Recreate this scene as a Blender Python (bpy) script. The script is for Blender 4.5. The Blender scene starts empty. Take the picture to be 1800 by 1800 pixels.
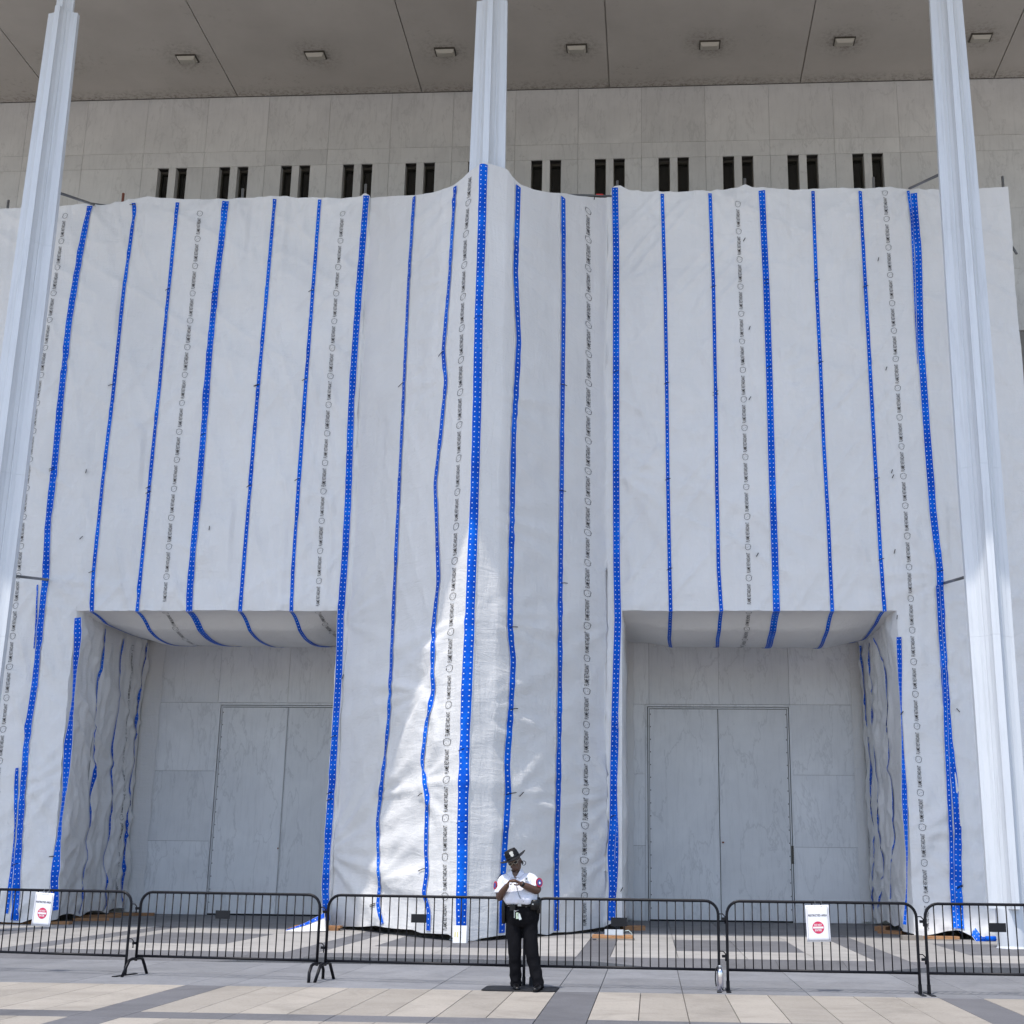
import bpy, bmesh, math, random
import numpy as np
from mathutils import Vector, Matrix
random.seed(7)
C = bpy.context.scene
COL = C.collection
rad = math.radians

# ------------------------------------------------------------------ camera
FPX, CX, CY = 2316.6, 1000.8, 900.0          # focal length and principal point in 1800 px units
PIT, YAW, ROL = rad(14.768), rad(3.60), rad(0.6284)
CAMH = 1.6
cp, sp, cy_, sy_, cr, sr = math.cos(PIT), math.sin(PIT), math.cos(YAW), math.sin(YAW), math.cos(ROL), math.sin(ROL)
fwd = Vector((-sy_*cp, cy_*cp, sp))
r0 = Vector((cy_, sy_, 0)); u0 = r0.cross(fwd)
rgt = cr*r0 + sr*u0
upv = -sr*r0 + cr*u0
cam = bpy.data.cameras.new('camera')
cam.sensor_fit = 'HORIZONTAL'; cam.sensor_width = 36.0
cam.lens = 36.0*FPX/1800
cam.shift_x = (900-CX)/1800
cam.clip_start = 0.1; cam.clip_end = 2000
camo = bpy.data.objects.new('camera', cam); COL.objects.link(camo)
M = Matrix((rgt, upv, -fwd)).transposed().to_4x4(); M.translation = (0, 0, CAMH)
camo.matrix_world = M
C.camera = camo

# ------------------------------------------------------------------ light
SUNDIR = Vector((-0.20, -0.42, 1.0)).normalized()      # towards the sun
w = bpy.data.worlds.new('World'); C.world = w; w.use_nodes = True
nt = w.node_tree; nt.nodes.clear()
sky = nt.nodes.new('ShaderNodeTexSky'); sky.sky_type = 'NISHITA'; sky.sun_disc = False
sky.sun_elevation = math.asin(SUNDIR.z); sky.sun_rotation = math.atan2(SUNDIR.x, SUNDIR.y)
sky.air_density = 1.0; sky.dust_density = 1.5; sky.ozone_density = 1.0
bg = nt.nodes.new('ShaderNodeBackground'); bg.inputs['Strength'].default_value = 0.15
wo = nt.nodes.new('ShaderNodeOutputWorld')
nt.links.new(sky.outputs[0], bg.inputs[0]); nt.links.new(bg.outputs[0], wo.inputs[0])
sun = bpy.data.lights.new('sun', 'SUN'); sun.energy = 2.0; sun.angle = rad(0.53); sun.color = (1.0, 0.95, 0.88)
suno = bpy.data.objects.new('sun', sun); COL.objects.link(suno)
suno.rotation_euler = SUNDIR.to_track_quat('Z', 'Y').to_euler()
C.view_settings.view_transform = 'Standard'; C.view_settings.look = 'None'
C.view_settings.exposure = 0.84; C.view_settings.gamma = 1.0
C.view_settings.use_curve_mapping = False
C.render.engine = 'CYCLES'
C.cycles.max_bounces = 8; C.cycles.diffuse_bounces = 6

# ------------------------------------------------------------------ surveying (photo direction -> point on a known plane)
def ray(x, y): return fwd*FPX + rgt*(x-CX) - upv*(y-CY)
def atY(x, y, Y):
    d = ray(x, y); t = Y/d.y; return Vector((d.x*t, Y, CAMH+d.z*t))
def atZ(x, y, Z):
    d = ray(x, y); t = (Z-CAMH)/d.z; return Vector((d.x*t, d.y*t, Z))

# ------------------------------------------------------------------ helpers
def tag(o, label=None, cat=None, group=None, kind=None):
    if label: o['label'] = label
    if cat: o['category'] = cat
    if group: o['group'] = group
    if kind: o['kind'] = kind
    return o
def link(name, me, mat=None, parent=None, loc=None, rot=None):
    o = bpy.data.objects.new(name, me); COL.objects.link(o)
    if mat is not None and me is not None and not me.materials: me.materials.append(mat)
    if parent is not None: o.parent = parent
    if loc is not None: o.location = loc
    if rot is not None: o.rotation_euler = rot
    return o
def empty(name, loc=(0, 0, 0), rz=0):
    o = bpy.data.objects.new(name, None); COL.objects.link(o); o.location = loc; o.rotation_euler = (0, 0, rz)
    o.empty_display_size = .2
    return o
class MB:
    def __init__(s): s.v = []; s.f = []
    def add(s, vs, fs):
        b = len(s.v); s.v += [tuple(v) for v in vs]; s.f += [tuple(i+b for i in f) for f in fs]
    def box(s, x0, x1, y0, y1, z0, z1):
        vs = [(x0,y0,z0),(x1,y0,z0),(x1,y1,z0),(x0,y1,z0),(x0,y0,z1),(x1,y0,z1),(x1,y1,z1),(x0,y1,z1)]
        s.add(vs, [(0,3,2,1),(4,5,6,7),(0,1,5,4),(1,2,6,5),(2,3,7,6),(3,0,4,7)])
    def tube(s, pts, r, n=8, closed=False, rs=None, squash=None):
        pts = [Vector(p) for p in pts]; m = len(pts); prev = None; rings = []
        for i, p in enumerate(pts):
            if closed: t = (pts[(i+1) % m]-pts[i-1])
            else: t = pts[min(i+1, m-1)]-pts[max(i-1, 0)]
            t.normalize()
            if prev is None:
                a = Vector((0, 0, 1)) if abs(t.z) < .9 else Vector((1, 0, 0))
                nx = a.cross(t).normalized()
            else:
                nx = (prev - t*prev.dot(t)).normalized()
            prev = nx; ny = t.cross(nx)
            rr = rs[i] if rs else r
            ra, rb = (rr if isinstance(rr, tuple) else (rr, rr))
            rings.append([p + nx*math.cos(k*2*math.pi/n)*ra + ny*math.sin(k*2*math.pi/n)*rb for k in range(n)])
        vs = [v for r_ in rings for v in r_]; fs = []
        for i in range(m if closed else m-1):
            j = (i+1) % m
            for k in range(n): fs.append((i*n+k, i*n+(k+1) % n, j*n+(k+1) % n, j*n+k))
        if not closed:
            fs.append(tuple(range(n))[::-1]); fs.append(tuple((m-1)*n+k for k in range(n)))
        s.add(vs, fs)
    def lathe(s, prof, cx=0, cy=0, n=20):
        vs = [(cx+r*math.cos(k*2*math.pi/n), cy+r*math.sin(k*2*math.pi/n), z) for r, z in prof for k in range(n)]
        fs = [(i*n+k, i*n+(k+1) % n, (i+1)*n+(k+1) % n, (i+1)*n+k) for i in range(len(prof)-1) for k in range(n)]
        fs.append(tuple(range(n))[::-1]); fs.append(tuple((len(prof)-1)*n+k for k in range(n)))
        s.add(vs, fs)
    def rings(s, rings, cap=True):
        n = len(rings[0]); vs = [v for r in rings for v in r]
        fs = [(i*n+k, i*n+(k+1) % n, (i+1)*n+(k+1) % n, (i+1)*n+k) for i in range(len(rings)-1) for k in range(n)]
        if cap: fs.append(tuple(range(n))[::-1]); fs.append(tuple((len(rings)-1)*n+k for k in range(n)))
        s.add(vs, fs)
    def mesh(s, name, smooth=False):
        me = bpy.data.meshes.new(name); me.from_pydata(s.v, [], s.f); me.update()
        if smooth: me.shade_smooth()
        return me
    def build(s, name, mat, parent=None, loc=None, smooth=False, rot=None):
        return link(name, s.mesh(name, smooth), mat, parent, loc, rot)
def grid_mesh(name, P, uv=None, smooth=True):
    """P: array (nv, nu, 3)"""
    nv, nu, _ = P.shape
    me = bpy.data.meshes.new(name)
    idx = np.arange(nv*nu).reshape(nv, nu)
    q = np.stack([idx[:-1, :-1], idx[:-1, 1:], idx[1:, 1:], idx[1:, :-1]], -1).reshape(-1, 4)
    me.vertices.add(nv*nu); me.vertices.foreach_set('co', P.reshape(-1).astype(np.float32))
    me.loops.add(q.size); me.loops.foreach_set('vertex_index', q.reshape(-1).astype(np.int32))
    me.polygons.add(len(q)); me.polygons.foreach_set('loop_start', np.arange(0, q.size, 4, dtype=np.int32))
    me.polygons.foreach_set('loop_total', np.full(len(q), 4, dtype=np.int32))
    if uv is not None:
        l = me.uv_layers.new(name='UVMap'); l.data.foreach_set('uv', uv.reshape(-1, 2)[q.reshape(-1)].reshape(-1).astype(np.float32))
    me.update(calc_edges=True); me.validate()
    if smooth: me.shade_smooth()
    return me

# ------------------------------------------------------------------ materials
def mat(name, base, rough=.6, metal=0, spec=.5):
    m = bpy.data.materials.new(name); m.use_nodes = True
    b = m.node_tree.nodes['Principled BSDF']
    b.inputs['Base Color'].default_value = (*base, 1); b.inputs['Roughness'].default_value = rough
    b.inputs['Metallic'].default_value = metal; b.inputs['Specular IOR Level'].default_value = spec
    return m
def nodes(m): return m.node_tree.nodes, m.node_tree.links, m.node_tree.nodes['Principled BSDF']
def coord(m, scale=(1, 1, 1), kind='Object', jitter=False, rot=(0, 0, 0)):
    N, L, b = nodes(m)
    tc = N.new('ShaderNodeTexCoord'); mp = N.new('ShaderNodeMapping')
    mp.inputs['Scale'].default_value = scale; mp.inputs['Rotation'].default_value = rot
    if kind == 'World':
        g = N.new('ShaderNodeNewGeometry'); L.new(g.outputs['Position'], mp.inputs[0])
    else: L.new(tc.outputs[kind], mp.inputs[0])
    if jitter:
        oi = N.new('ShaderNodeObjectInfo'); mu = N.new('ShaderNodeMath'); mu.operation = 'MULTIPLY'; mu.inputs[1].default_value = 50
        L.new(oi.outputs['Random'], mu.inputs[0]); cb = N.new('ShaderNodeCombineXYZ')
        for k in range(3): L.new(mu.outputs[0], cb.inputs[k])
        L.new(cb.outputs[0], mp.inputs['Location'])
    return mp.outputs[0]
def noise(m, vec, scale, detail=4, rough=.55, dist=0):
    N, L, b = nodes(m); n = N.new('ShaderNodeTexNoise'); L.new(vec, n.inputs['Vector'])
    n.inputs['Scale'].default_value = scale; n.inputs['Detail'].default_value = detail
    n.inputs['Roughness'].default_value = rough; n.inputs['Distortion'].default_value = dist
    return n.outputs['Fac']
def ramp(m, fac, stops):
    N, L, b = nodes(m); r = N.new('ShaderNodeValToRGB'); L.new(fac, r.inputs[0]); e = r.color_ramp.elements
    while len(e) < len(stops): e.new(.5)
    for i, (p, c) in enumerate(stops): e[i].position = p; e[i].color = (*c, 1) if len(c) == 3 else c
    return r.outputs[0]
def mix(m, a, b_, fac, mode='MIX'):
    N, L, b = nodes(m); x = N.new('ShaderNodeMix'); x.data_type = 'RGBA'; x.blend_type = mode
    for s, v in ((6, a), (7, b_)):
        if isinstance(v, tuple): x.inputs[s].default_value = (*v, 1)
        else: L.new(v, x.inputs[s])
    if isinstance(fac, (int, float)): x.inputs[0].default_value = fac
    else: L.new(fac, x.inputs[0])
    return x.outputs[2]
def bump(m, h, strength=.3, dist=.01):
    N, L, b = nodes(m); bp = N.new('ShaderNodeBump'); bp.inputs['Strength'].default_value = strength
    bp.inputs['Distance'].default_value = dist; L.new(h, bp.inputs['Height']); L.new(bp.outputs[0], b.inputs['Normal'])
def base(m, c): nodes(m)[1].new(c, nodes(m)[2].inputs['Base Color'])
def rnd_value(m, col, lo, hi):
    N, L, b = nodes(m); oi = N.new('ShaderNodeObjectInfo'); mr = N.new('ShaderNodeMapRange')
    mr.inputs[3].default_value = lo; mr.inputs[4].default_value = hi; L.new(oi.outputs['Random'], mr.inputs[0])
    hs = N.new('ShaderNodeHueSaturation'); L.new(mr.outputs[0], hs.inputs['Value']); L.new(col, hs.inputs['Color'])
    return hs.outputs[0]

MT = {}
def m_sheet():
    m = mat('sheeting_fabric', (.72, .73, .75), .72, spec=.2)
    v = coord(m, kind='World')
    f = noise(m, v, .6, 4, .6); c = ramp(m, f, [(.3, (.685, .678, .672)), (.7, (.735, .728, .722))])
    g = noise(m, v, 9, 6, .7); c = mix(m, c, (.60, .61, .63), ramp(m, g, [(.62, (0, 0, 0)), (.8, (.3, .3, .3))]))
    base(m, c)
    N, L, b = nodes(m)
    v1 = coord(m, (3.2, 3.2, .8), 'World', rot=(0, .45, .3)); v2 = coord(m, (.9, .9, 4.5), 'World', rot=(0, .25, 0))
    n1 = noise(m, v1, 1.6, 6, .6, 1.2); n2 = noise(m, v2, 1.5, 5, .62, .8); n3 = noise(m, v, 60, 2)
    a = N.new('ShaderNodeMath'); a.operation = 'ADD'; L.new(n1, a.inputs[0]); L.new(n2, a.inputs[1])
    bb = N.new('ShaderNodeMath'); bb.operation = 'MULTIPLY_ADD'; L.new(n3, bb.inputs[0]); bb.inputs[1].default_value = .08; L.new(a.outputs[0], bb.inputs[2])
    bump(m, bb.outputs[0], .62, .03)
    return m
MT['sheet'] = m_sheet()
def m_tape(cols, name):
    m = mat(name, (.01, .10, .62), .5, spec=.12)
    N, L, b = nodes(m)
    uv = N.new('ShaderNodeUVMap'); sx = N.new('ShaderNodeSeparateXYZ'); L.new(uv.outputs[0], sx.inputs[0])
    def fn(op, a, b_=None, c=None):
        n = N.new('ShaderNodeMath'); n.operation = op
        for i, x in enumerate((a, b_, c)):
            if x is None: continue
            if isinstance(x, (int, float)): n.inputs[i].default_value = x
            else: L.new(x, n.inputs[i])
        return n.outputs[0]
    # u in metres across from the centre line, v in metres along the tape
    if cols == 2: du = fn('SUBTRACT', fn('ABSOLUTE', sx.outputs[0]), .040)
    else: du = sx.outputs[0]
    dv = fn('SUBTRACT', fn('MODULO', sx.outputs[1], .108), .054)
    d = fn('SQRT', fn('ADD', fn('MULTIPLY', du, du), fn('MULTIPLY', dv, dv)))
    dot = fn('LESS_THAN', d, .0105)
    v = coord(m, kind='World'); n = noise(m, v, 1.1, 4, .7)
    c = ramp(m, n, [(.3, (.000, .050, .40)), (.5, (.000, .088, .56)), (.68, (.001, .15, .74))])
    edge = fn('GREATER_THAN', fn('ABSOLUTE', sx.outputs[0]), .078 if cols == 2 else .043)
    c = mix(m, c, (.70, .75, .82), fn('MAXIMUM', dot, edge))
    base(m, c)
    n2 = noise(m, v, 9, 4, .6); bump(m, n2, .5, .02)
    return m
MT['tape2'] = m_tape(2, 'blue_tape_wide'); MT['tape1'] = m_tape(1, 'blue_tape_narrow')
MT['print'] = mat('black_print', (.010, .010, .013), .7, spec=.2)
def m_marble(name, lo, hi, warm=0.0, jit=True, vein=.5, dirt=True):
    m = mat(name, hi, .5)
    v = coord(m, (1, 1, 1), 'World'); vj = coord(m, (1, 1, 1), 'World', jitter=jit, rot=(.2, .5, .1))
    f = noise(m, vj, .8, 6, .62, .6); c = ramp(m, f, [(.3, lo), (.65, hi)])
    vv = coord(m, (1.3, 1.3, .40), 'World', jitter=jit, rot=(.2, .62, .1))
    f2 = noise(m, vv, .95, 5, .6, .35)
    veins = ramp(m, f2, [(.485, (0, 0, 0)), (.5, (vein, vein, vein)), (.515, (0, 0, 0))])
    c = mix(m, c, tuple(x*.62 for x in lo), veins)
    f4 = noise(m, coord(m, (6, 6, .6), 'World', jitter=jit), 2.2, 5, .7)
    c = mix(m, c, tuple(x*.8 for x in lo), ramp(m, f4, [(.5, (0, 0, 0)), (.85, (.6, .6, .6))]))
    if dirt:
        f3 = noise(m, coord(m, (4, 4, 4), 'World'), 1.3, 10, .8)
        f5 = noise(m, coord(m, (.5, .5, .5), 'World'), 1.0, 3, .6)
        N, L, b = nodes(m); mu = N.new('ShaderNodeMath'); mu.operation = 'MULTIPLY'
        L.new(ramp(m, f3, [(.56, (0, 0, 0)), (.66, (1, 1, 1))]), mu.inputs[0]); L.new(ramp(m, f5, [(.45, (0, 0, 0)), (.65, (.55, .55, .55))]), mu.inputs[1])
        c = mix(m, c, tuple(x*.55 for x in lo), mu.outputs[0])
    c = rnd_value(m, c, .93, 1.06) if jit else c
    base(m, c); bump(m, noise(m, v, 14, 5), .12, .01)
    return m
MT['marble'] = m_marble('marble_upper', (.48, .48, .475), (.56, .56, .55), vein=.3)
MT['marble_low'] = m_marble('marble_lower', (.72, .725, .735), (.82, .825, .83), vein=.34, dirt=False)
MT['door'] = m_marble('painted_door', (.71, .715, .725), (.80, .805, .81), jit=True, vein=.38, dirt=False)
MT['gap'] = mat('joint_dark', (.20, .195, .185), .9)
def m_ceiling():
    m = mat('soffit_plaster', (.3, .28, .26), .85)
    v = coord(m, kind='World')
    c = ramp(m, noise(m, v, .5, 5, .6), [(.3, (.40, .375, .345)), (.7, (.47, .445, .41))])
    f3 = noise(m, v, 5.5, 10, .8); f5 = noise(m, v, .45, 3, .6)
    N, L, b = nodes(m); mu = N.new('ShaderNodeMath'); mu.operation = 'MULTIPLY'
    L.new(ramp(m, f3, [(.555, (0, 0, 0)), (.64, (1, 1, 1))]), mu.inputs[0]); L.new(ramp(m, f5, [(.5, (0, 0, 0)), (.7, (.5, .5, .5))]), mu.inputs[1])
    c = mix(m, c, (.10, .085, .06), mu.outputs[0])
    # grime gathered along the row of lamps and the wall joint
    g = N.new('ShaderNodeNewGeometry'); sx = N.new('ShaderNodeSeparateXYZ'); L.new(g.outputs['Position'], sx.inputs[0])
    def fn(op, a, b_=None):
        n = N.new('ShaderNodeMath'); n.operation = op
        for i, x in enumerate((a, b_)):
            if x is None: continue
            if isinstance(x, (int, float)): n.inputs[i].default_value = x
            else: L.new(x, n.inputs[i])
        return n.outputs[0]
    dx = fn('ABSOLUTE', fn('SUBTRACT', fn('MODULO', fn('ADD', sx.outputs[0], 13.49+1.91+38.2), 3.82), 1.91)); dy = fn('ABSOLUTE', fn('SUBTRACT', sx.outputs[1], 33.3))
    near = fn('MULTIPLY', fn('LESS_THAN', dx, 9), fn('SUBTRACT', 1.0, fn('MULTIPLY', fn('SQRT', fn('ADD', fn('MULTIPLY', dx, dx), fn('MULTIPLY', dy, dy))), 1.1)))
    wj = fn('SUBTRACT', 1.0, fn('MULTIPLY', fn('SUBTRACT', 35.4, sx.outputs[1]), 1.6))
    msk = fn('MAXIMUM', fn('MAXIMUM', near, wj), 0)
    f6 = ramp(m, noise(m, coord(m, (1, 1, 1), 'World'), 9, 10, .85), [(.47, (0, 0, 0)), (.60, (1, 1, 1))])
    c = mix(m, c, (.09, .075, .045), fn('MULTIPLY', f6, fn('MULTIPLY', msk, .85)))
    base(m, c); bump(m, noise(m, v, 25, 4), .15, .01)
    return m
MT['ceil'] = m_ceiling()
def m_paint(name, col, rough=.45):
    m = mat(name, col, rough); v = coord(m, (1, 1, .35), 'World')
    c = ramp(m, noise(m, v, 2.2, 6, .65), [(.3, tuple(x*.93 for x in col)), (.7, col)])
    c = mix(m, c, tuple(x*.6 for x in col), ramp(m, noise(m, coord(m, (7, 7, .35), 'World'), 2, 7, .75), [(.50, (0, 0, 0)), (.75, (.5, .5, .5))]))
    base(m, c); return m
MT['col'] = m_paint('white_column_paint', (.64, .67, .71))
def m_pave(name, c1, c2, speck, scale=60):
    m = mat(name, c1, .75); v = coord(m, kind='World'); vj = coord(m, (1, 1, 1), 'World', jitter=True)
    c = ramp(m, noise(m, vj, 1.6, 5, .6), [(.3, c1), (.7, c2)])
    c = mix(m, c, speck, ramp(m, noise(m, v, scale, 3, .8), [(.5, (0, 0, 0)), (.72, (.7, .7, .7))]))
    st = noise(m, v, .9, 7, .75, .8)
    c = mix(m, c, tuple(x*.6 for x in c1), ramp(m, st, [(.47, (0, 0, 0)), (.70, (.6, .6, .6))]))
    sp2 = noise(m, coord(m, (1, 2.5, 1), 'World'), 5.5, 8, .85)
    c = mix(m, c, tuple(x*.35 for x in c1), ramp(m, sp2, [(.655, (0, 0, 0)), (.72, (.8, .8, .8))]))
    c = rnd_value(m, c, .88, 1.08); base(m, c); bump(m, noise(m, v, scale, 4, .7), .25, .004)
    return m
MT['beige'] = m_pave('beige_aggregate', (.325, .295, .255), (.375, .342, .30), (.24, .215, .185), 26)
MT['pale'] = m_pave('pale_stone', (.34, .325, .31), (.39, .375, .355), (.28, .265, .245), 14)
MT['granite'] = m_pave('grey_granite', (.125, .125, .135), (.155, .155, .165), (.085, .085, .093), 30)
MT['granite_l'] = m_pave('grey_granite_light', (.20, .205, .22), (.24, .245, .26), (.15, .155, .165), 12)
MT['granite_d'] = m_pave('grey_granite_dull', (.17, .17, .17), (.22, .22, .22), (.13, .13, .13), 14)
MT['riser'] = m_pave('rough_granite', (.085, .088, .095), (.12, .122, .13), (.05, .05, .055), 30)
MT['sub'] = mat('joint_sand', (.10, .095, .09), .95)
def m_black():
    m = mat('black_powder_coat', (.006, .006, .008), .4, spec=.22)
    v = coord(m, kind='World'); n = noise(m, v, 14, 6, .8)
    base(m, ramp(m, n, [(.62, (.005, .005, .008)), (.74, (.018, .018, .02))]))
    return m
MT['black'] = m_black()
MT['blackmatte'] = mat('black_rubber', (.010, .011, .014), .6, spec=.25)
MT['steel'] = mat('galvanised_steel', (.42, .43, .44), .4, .8)
MT['tube'] = mat('weathered_tube', (.16, .165, .17), .5, .5)
MT['rust'] = mat('rusty_steel', (.22, .07, .04), .7)
MT['red'] = mat('red_paint', (.6, .03, .03), .5)
MT['dark'] = mat('dark_glass', (.012, .012, .010), .15)
MT['bronze'] = mat('bronze_frame', (.075, .068, .055), .5, .3)
MT['lens'] = mat('lamp_lens', (.40, .38, .33), .45)
def m_wood():
    m = mat('sawn_wood', (.42, .22, .10), .75); v = coord(m, (2, 14, 14))
    base(m, rnd_value(m, ramp(m, noise(m, v, 2.5, 5, .6, 1), [(.3, (.26, .12, .05)), (.7, (.48, .26, .12))]), .75, 1.15)); return m
MT['wood'] = m_wood()
MT['wood_grey'] = mat('weathered_wood', (.25, .22, .19), .85)

# ================================================================== SETTING: ground
g = MB(); g.add([(-400, -300, -.06), (400, -300, -.06), (400, 500, -.06), (-400, 500, -.06)], [(0, 1, 2, 3)])
MT['far'] = m_pave('far_ground', (.52, .47, .41), (.58, .53, .46), (.44, .40, .35), 8)
tag(g.build('ground', MT['far']), 'wide pale plaza ground', kind='structure')
ZU = .10
def slab(mesh_cache, parent, x0, x1, y0, y1, ztop, m, name='paving_slab', gap=.004, th=.05):
    key = (round(x1-x0, 3), round(y1-y0, 3), m.name)
    if key not in mesh_cache:
        b = MB(); hx, hy = (x1-x0)/2-gap, (y1-y0)/2-gap; c = .004
        vs = [(-hx, -hy, -th), (hx, -hy, -th), (hx, hy, -th), (-hx, hy, -th), (-hx, -hy, -c), (hx, -hy, -c), (hx, hy, -c), (-hx, hy, -c),
              (-hx+c, -hy+c, 0), (hx-c, -hy+c, 0), (hx-c, hy-c, 0), (-hx+c, hy-c, 0)]
        fs = [(0, 1, 5, 4), (1, 2, 6, 5), (2, 3, 7, 6), (3, 0, 4, 7), (4, 5, 9, 8), (5, 6, 10, 9), (6, 7, 11, 10), (7, 4, 8, 11), (8, 9, 10, 11)]
        b.add(vs, fs); me = b.mesh(name); me.materials.append(m); mesh_cache[key] = me
    return link(name, mesh_cache[key], None, parent, ((x0+x1)/2, (y0+y1)/2, ztop+random.uniform(-.0008, .0008)))
cache = {}
lp = MB(); lp.box(-30, 25, 9, 21.3, -.055, -.03)
lower = tag(lp.build('plaza', MT['sub']), 'lower plaza paved with beige slabs and grey granite bands', kind='structure')
MOD = .5255
def band(k): return (-1.20+4.73*k, -.665+4.73*k)
rowsL = [(10.6, 13.42), (13.95, 17.45)]
XS = -20.12
for k in range(-4, 5):
    b0, b1 = band(k)
    for (ya, yb) in ((10.6, 13.95), (13.95, 14.5), (14.5, 17.45)):
        slab(cache, lower, b0, b1, ya, yb, 0, MT['granite'])
    n0 = b1; n1 = band(k+1)[0]; w_ = (n1-n0)/8
    for i in range(8):
        xa, xb = n0+i*w_, n0+(i+1)*w_
        slab(cache, lower, xa, xb, 14.5, 17.45, 0, MT['beige'])
        slab(cache, lower, xa, xb, 10.6, 13.95, 0, MT['beige'] if (xb > -6 or True) else MT['pale'])
    for i in range(4):
        xa, xb = n0+i*2*w_, n0+(i+1)*2*w_
        slab(cache, lower, xa, xb, 13.95, 14.5, 0, MT['granite'])
    # grey granite apron in front of the step
    js = [b0, b1, b1+2*w_, b1+5*w_, n1]
    for a, b_ in zip(js[:-1], js[1:]):
        slab(cache, lower, a, b_, 17.45, 19.5 if b_-a > 1 else 21.30, 0, MT['granite_l'])
        if b_-a > 1: slab(cache, lower, a, b_, 19.5, 21.30, 0, MT['granite_l'])
# upper plaza
upb = MB(); upb.box(-30, 25, 22.12, 35.3, -.055, .045)
upper = tag(upb.build('upper_plaza', MT['sub']), 'upper plaza of pale stone with grey bands under the portico', kind='structure')
def kerb_h(x):
    def t(a, b, v): return min(1, max(0, (v-a)/(b-a)))
    h = 1 - t(-.9, .35, x)*(1-t(3.2, 4.3, x)) - t(-13.5, -12.5, x)*(1-t(-7.2, -5.0, x))
    return -.002+(ZU+.002)*max(0, h)
kx = -20.1
while kx < 14:
    st = 1.05; b = MB(); n = 6; vs = []
    for i in range(n+1):
        x = kx+.003+(st-.006)*i/n; h = kerb_h(x)
        vs += [(x, 21.3, -.06), (x, 21.3, h-.006), (x, 21.306, h), (x, 22.147, ZU), (x, 22.147, -.06)]
    fs = [(i*5+j, (i+1)*5+j, (i+1)*5+j+1, i*5+j+1) for i in range(n) for j in range(4)]
    b.add(vs, fs+[(4, 3, 2, 1, 0), tuple(n*5+j for j in range(5))])
    o = b.build('kerb_stone', MT['granite'], upper); o.data.materials.append(MT['riser']); kx += st
    for q in range(n): o.data.polygons[q*4].material_index = 1
def in_rect(xa, xb, rects): c = (xa+xb)/2; return any(a-.01 < c < b+.01 for a, b in rects)
sq = [(-14.9, -12.3), (-4.84, -2.24), (5.4, 8.0), (.42, 2.62), (-9.7, -7.5), (10.6, 12.8)]
for k in range(-4, 3):
    b0, b1 = band(k); n1 = band(k+1)[0]
    for (ya, yb) in ((22.15, 25.0), (25.0, 29.4), (29.4, 32.3), (32.3, 35.3)):
        slab(cache, upper, b0, b1, ya, yb, ZU, MT['granite'] if yb < 30 else MT['granite_d'])
    cuts = sorted({b1, n1} | {x for r in sq for x in r if b1+.1 < x < n1-.1})
    cc = []
    for a, b_ in zip(cuts[:-1], cuts[1:]):
        n = max(1, round((b_-a)/1.05)); cc += [(a+(b_-a)*i/n, a+(b_-a)*(i+1)/n) for i in range(n)]
    for xa, xb in cc:
        d = in_rect(xa, xb, sq)
        slab(cache, upper, xa, xb, 22.15, 23.9, ZU, MT['pale'])
        slab(cache, upper, xa, xb, 23.9, 27.2, ZU, MT['granite'] if d else MT['pale'])
        slab(cache, upper, xa, xb, 27.2, 29.4, ZU, MT['pale'])
        slab(cache, upper, xa, xb, 29.4, 32.3, ZU, MT['granite_d'])
        slab(cache, upper, xa, xb, 32.3, 35.3, ZU, MT['granite_d'])

# ================================================================== BUILDING
WY = 35.4; CZ = 24.25
bld = empty('concert_hall_building', (0, WY, 0))
tag(bld, 'monumental marble-faced hall with deep portico soffit, tall white columns and paired slit windows', 'building')
def part(mb, name, m, parent=bld, smooth=False):
    o = mb.build(name, m, None, None, smooth); o.parent = parent
    pl = Vector((0, 0, 0)); q = parent
    while q is not None: pl += q.location; q = q.parent
    o.location = -pl; return o
back = MB(); back.box(-42, 40, WY+.06, WY+22, 0, 16.2)
back.box(-42, 40, WY+.45, WY+22, 16.2, 22.0); back.box(-42, 40, WY+.06, WY+22, 22.0, CZ+1.2)
part(back, 'wall', MT['gap'])
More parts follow.
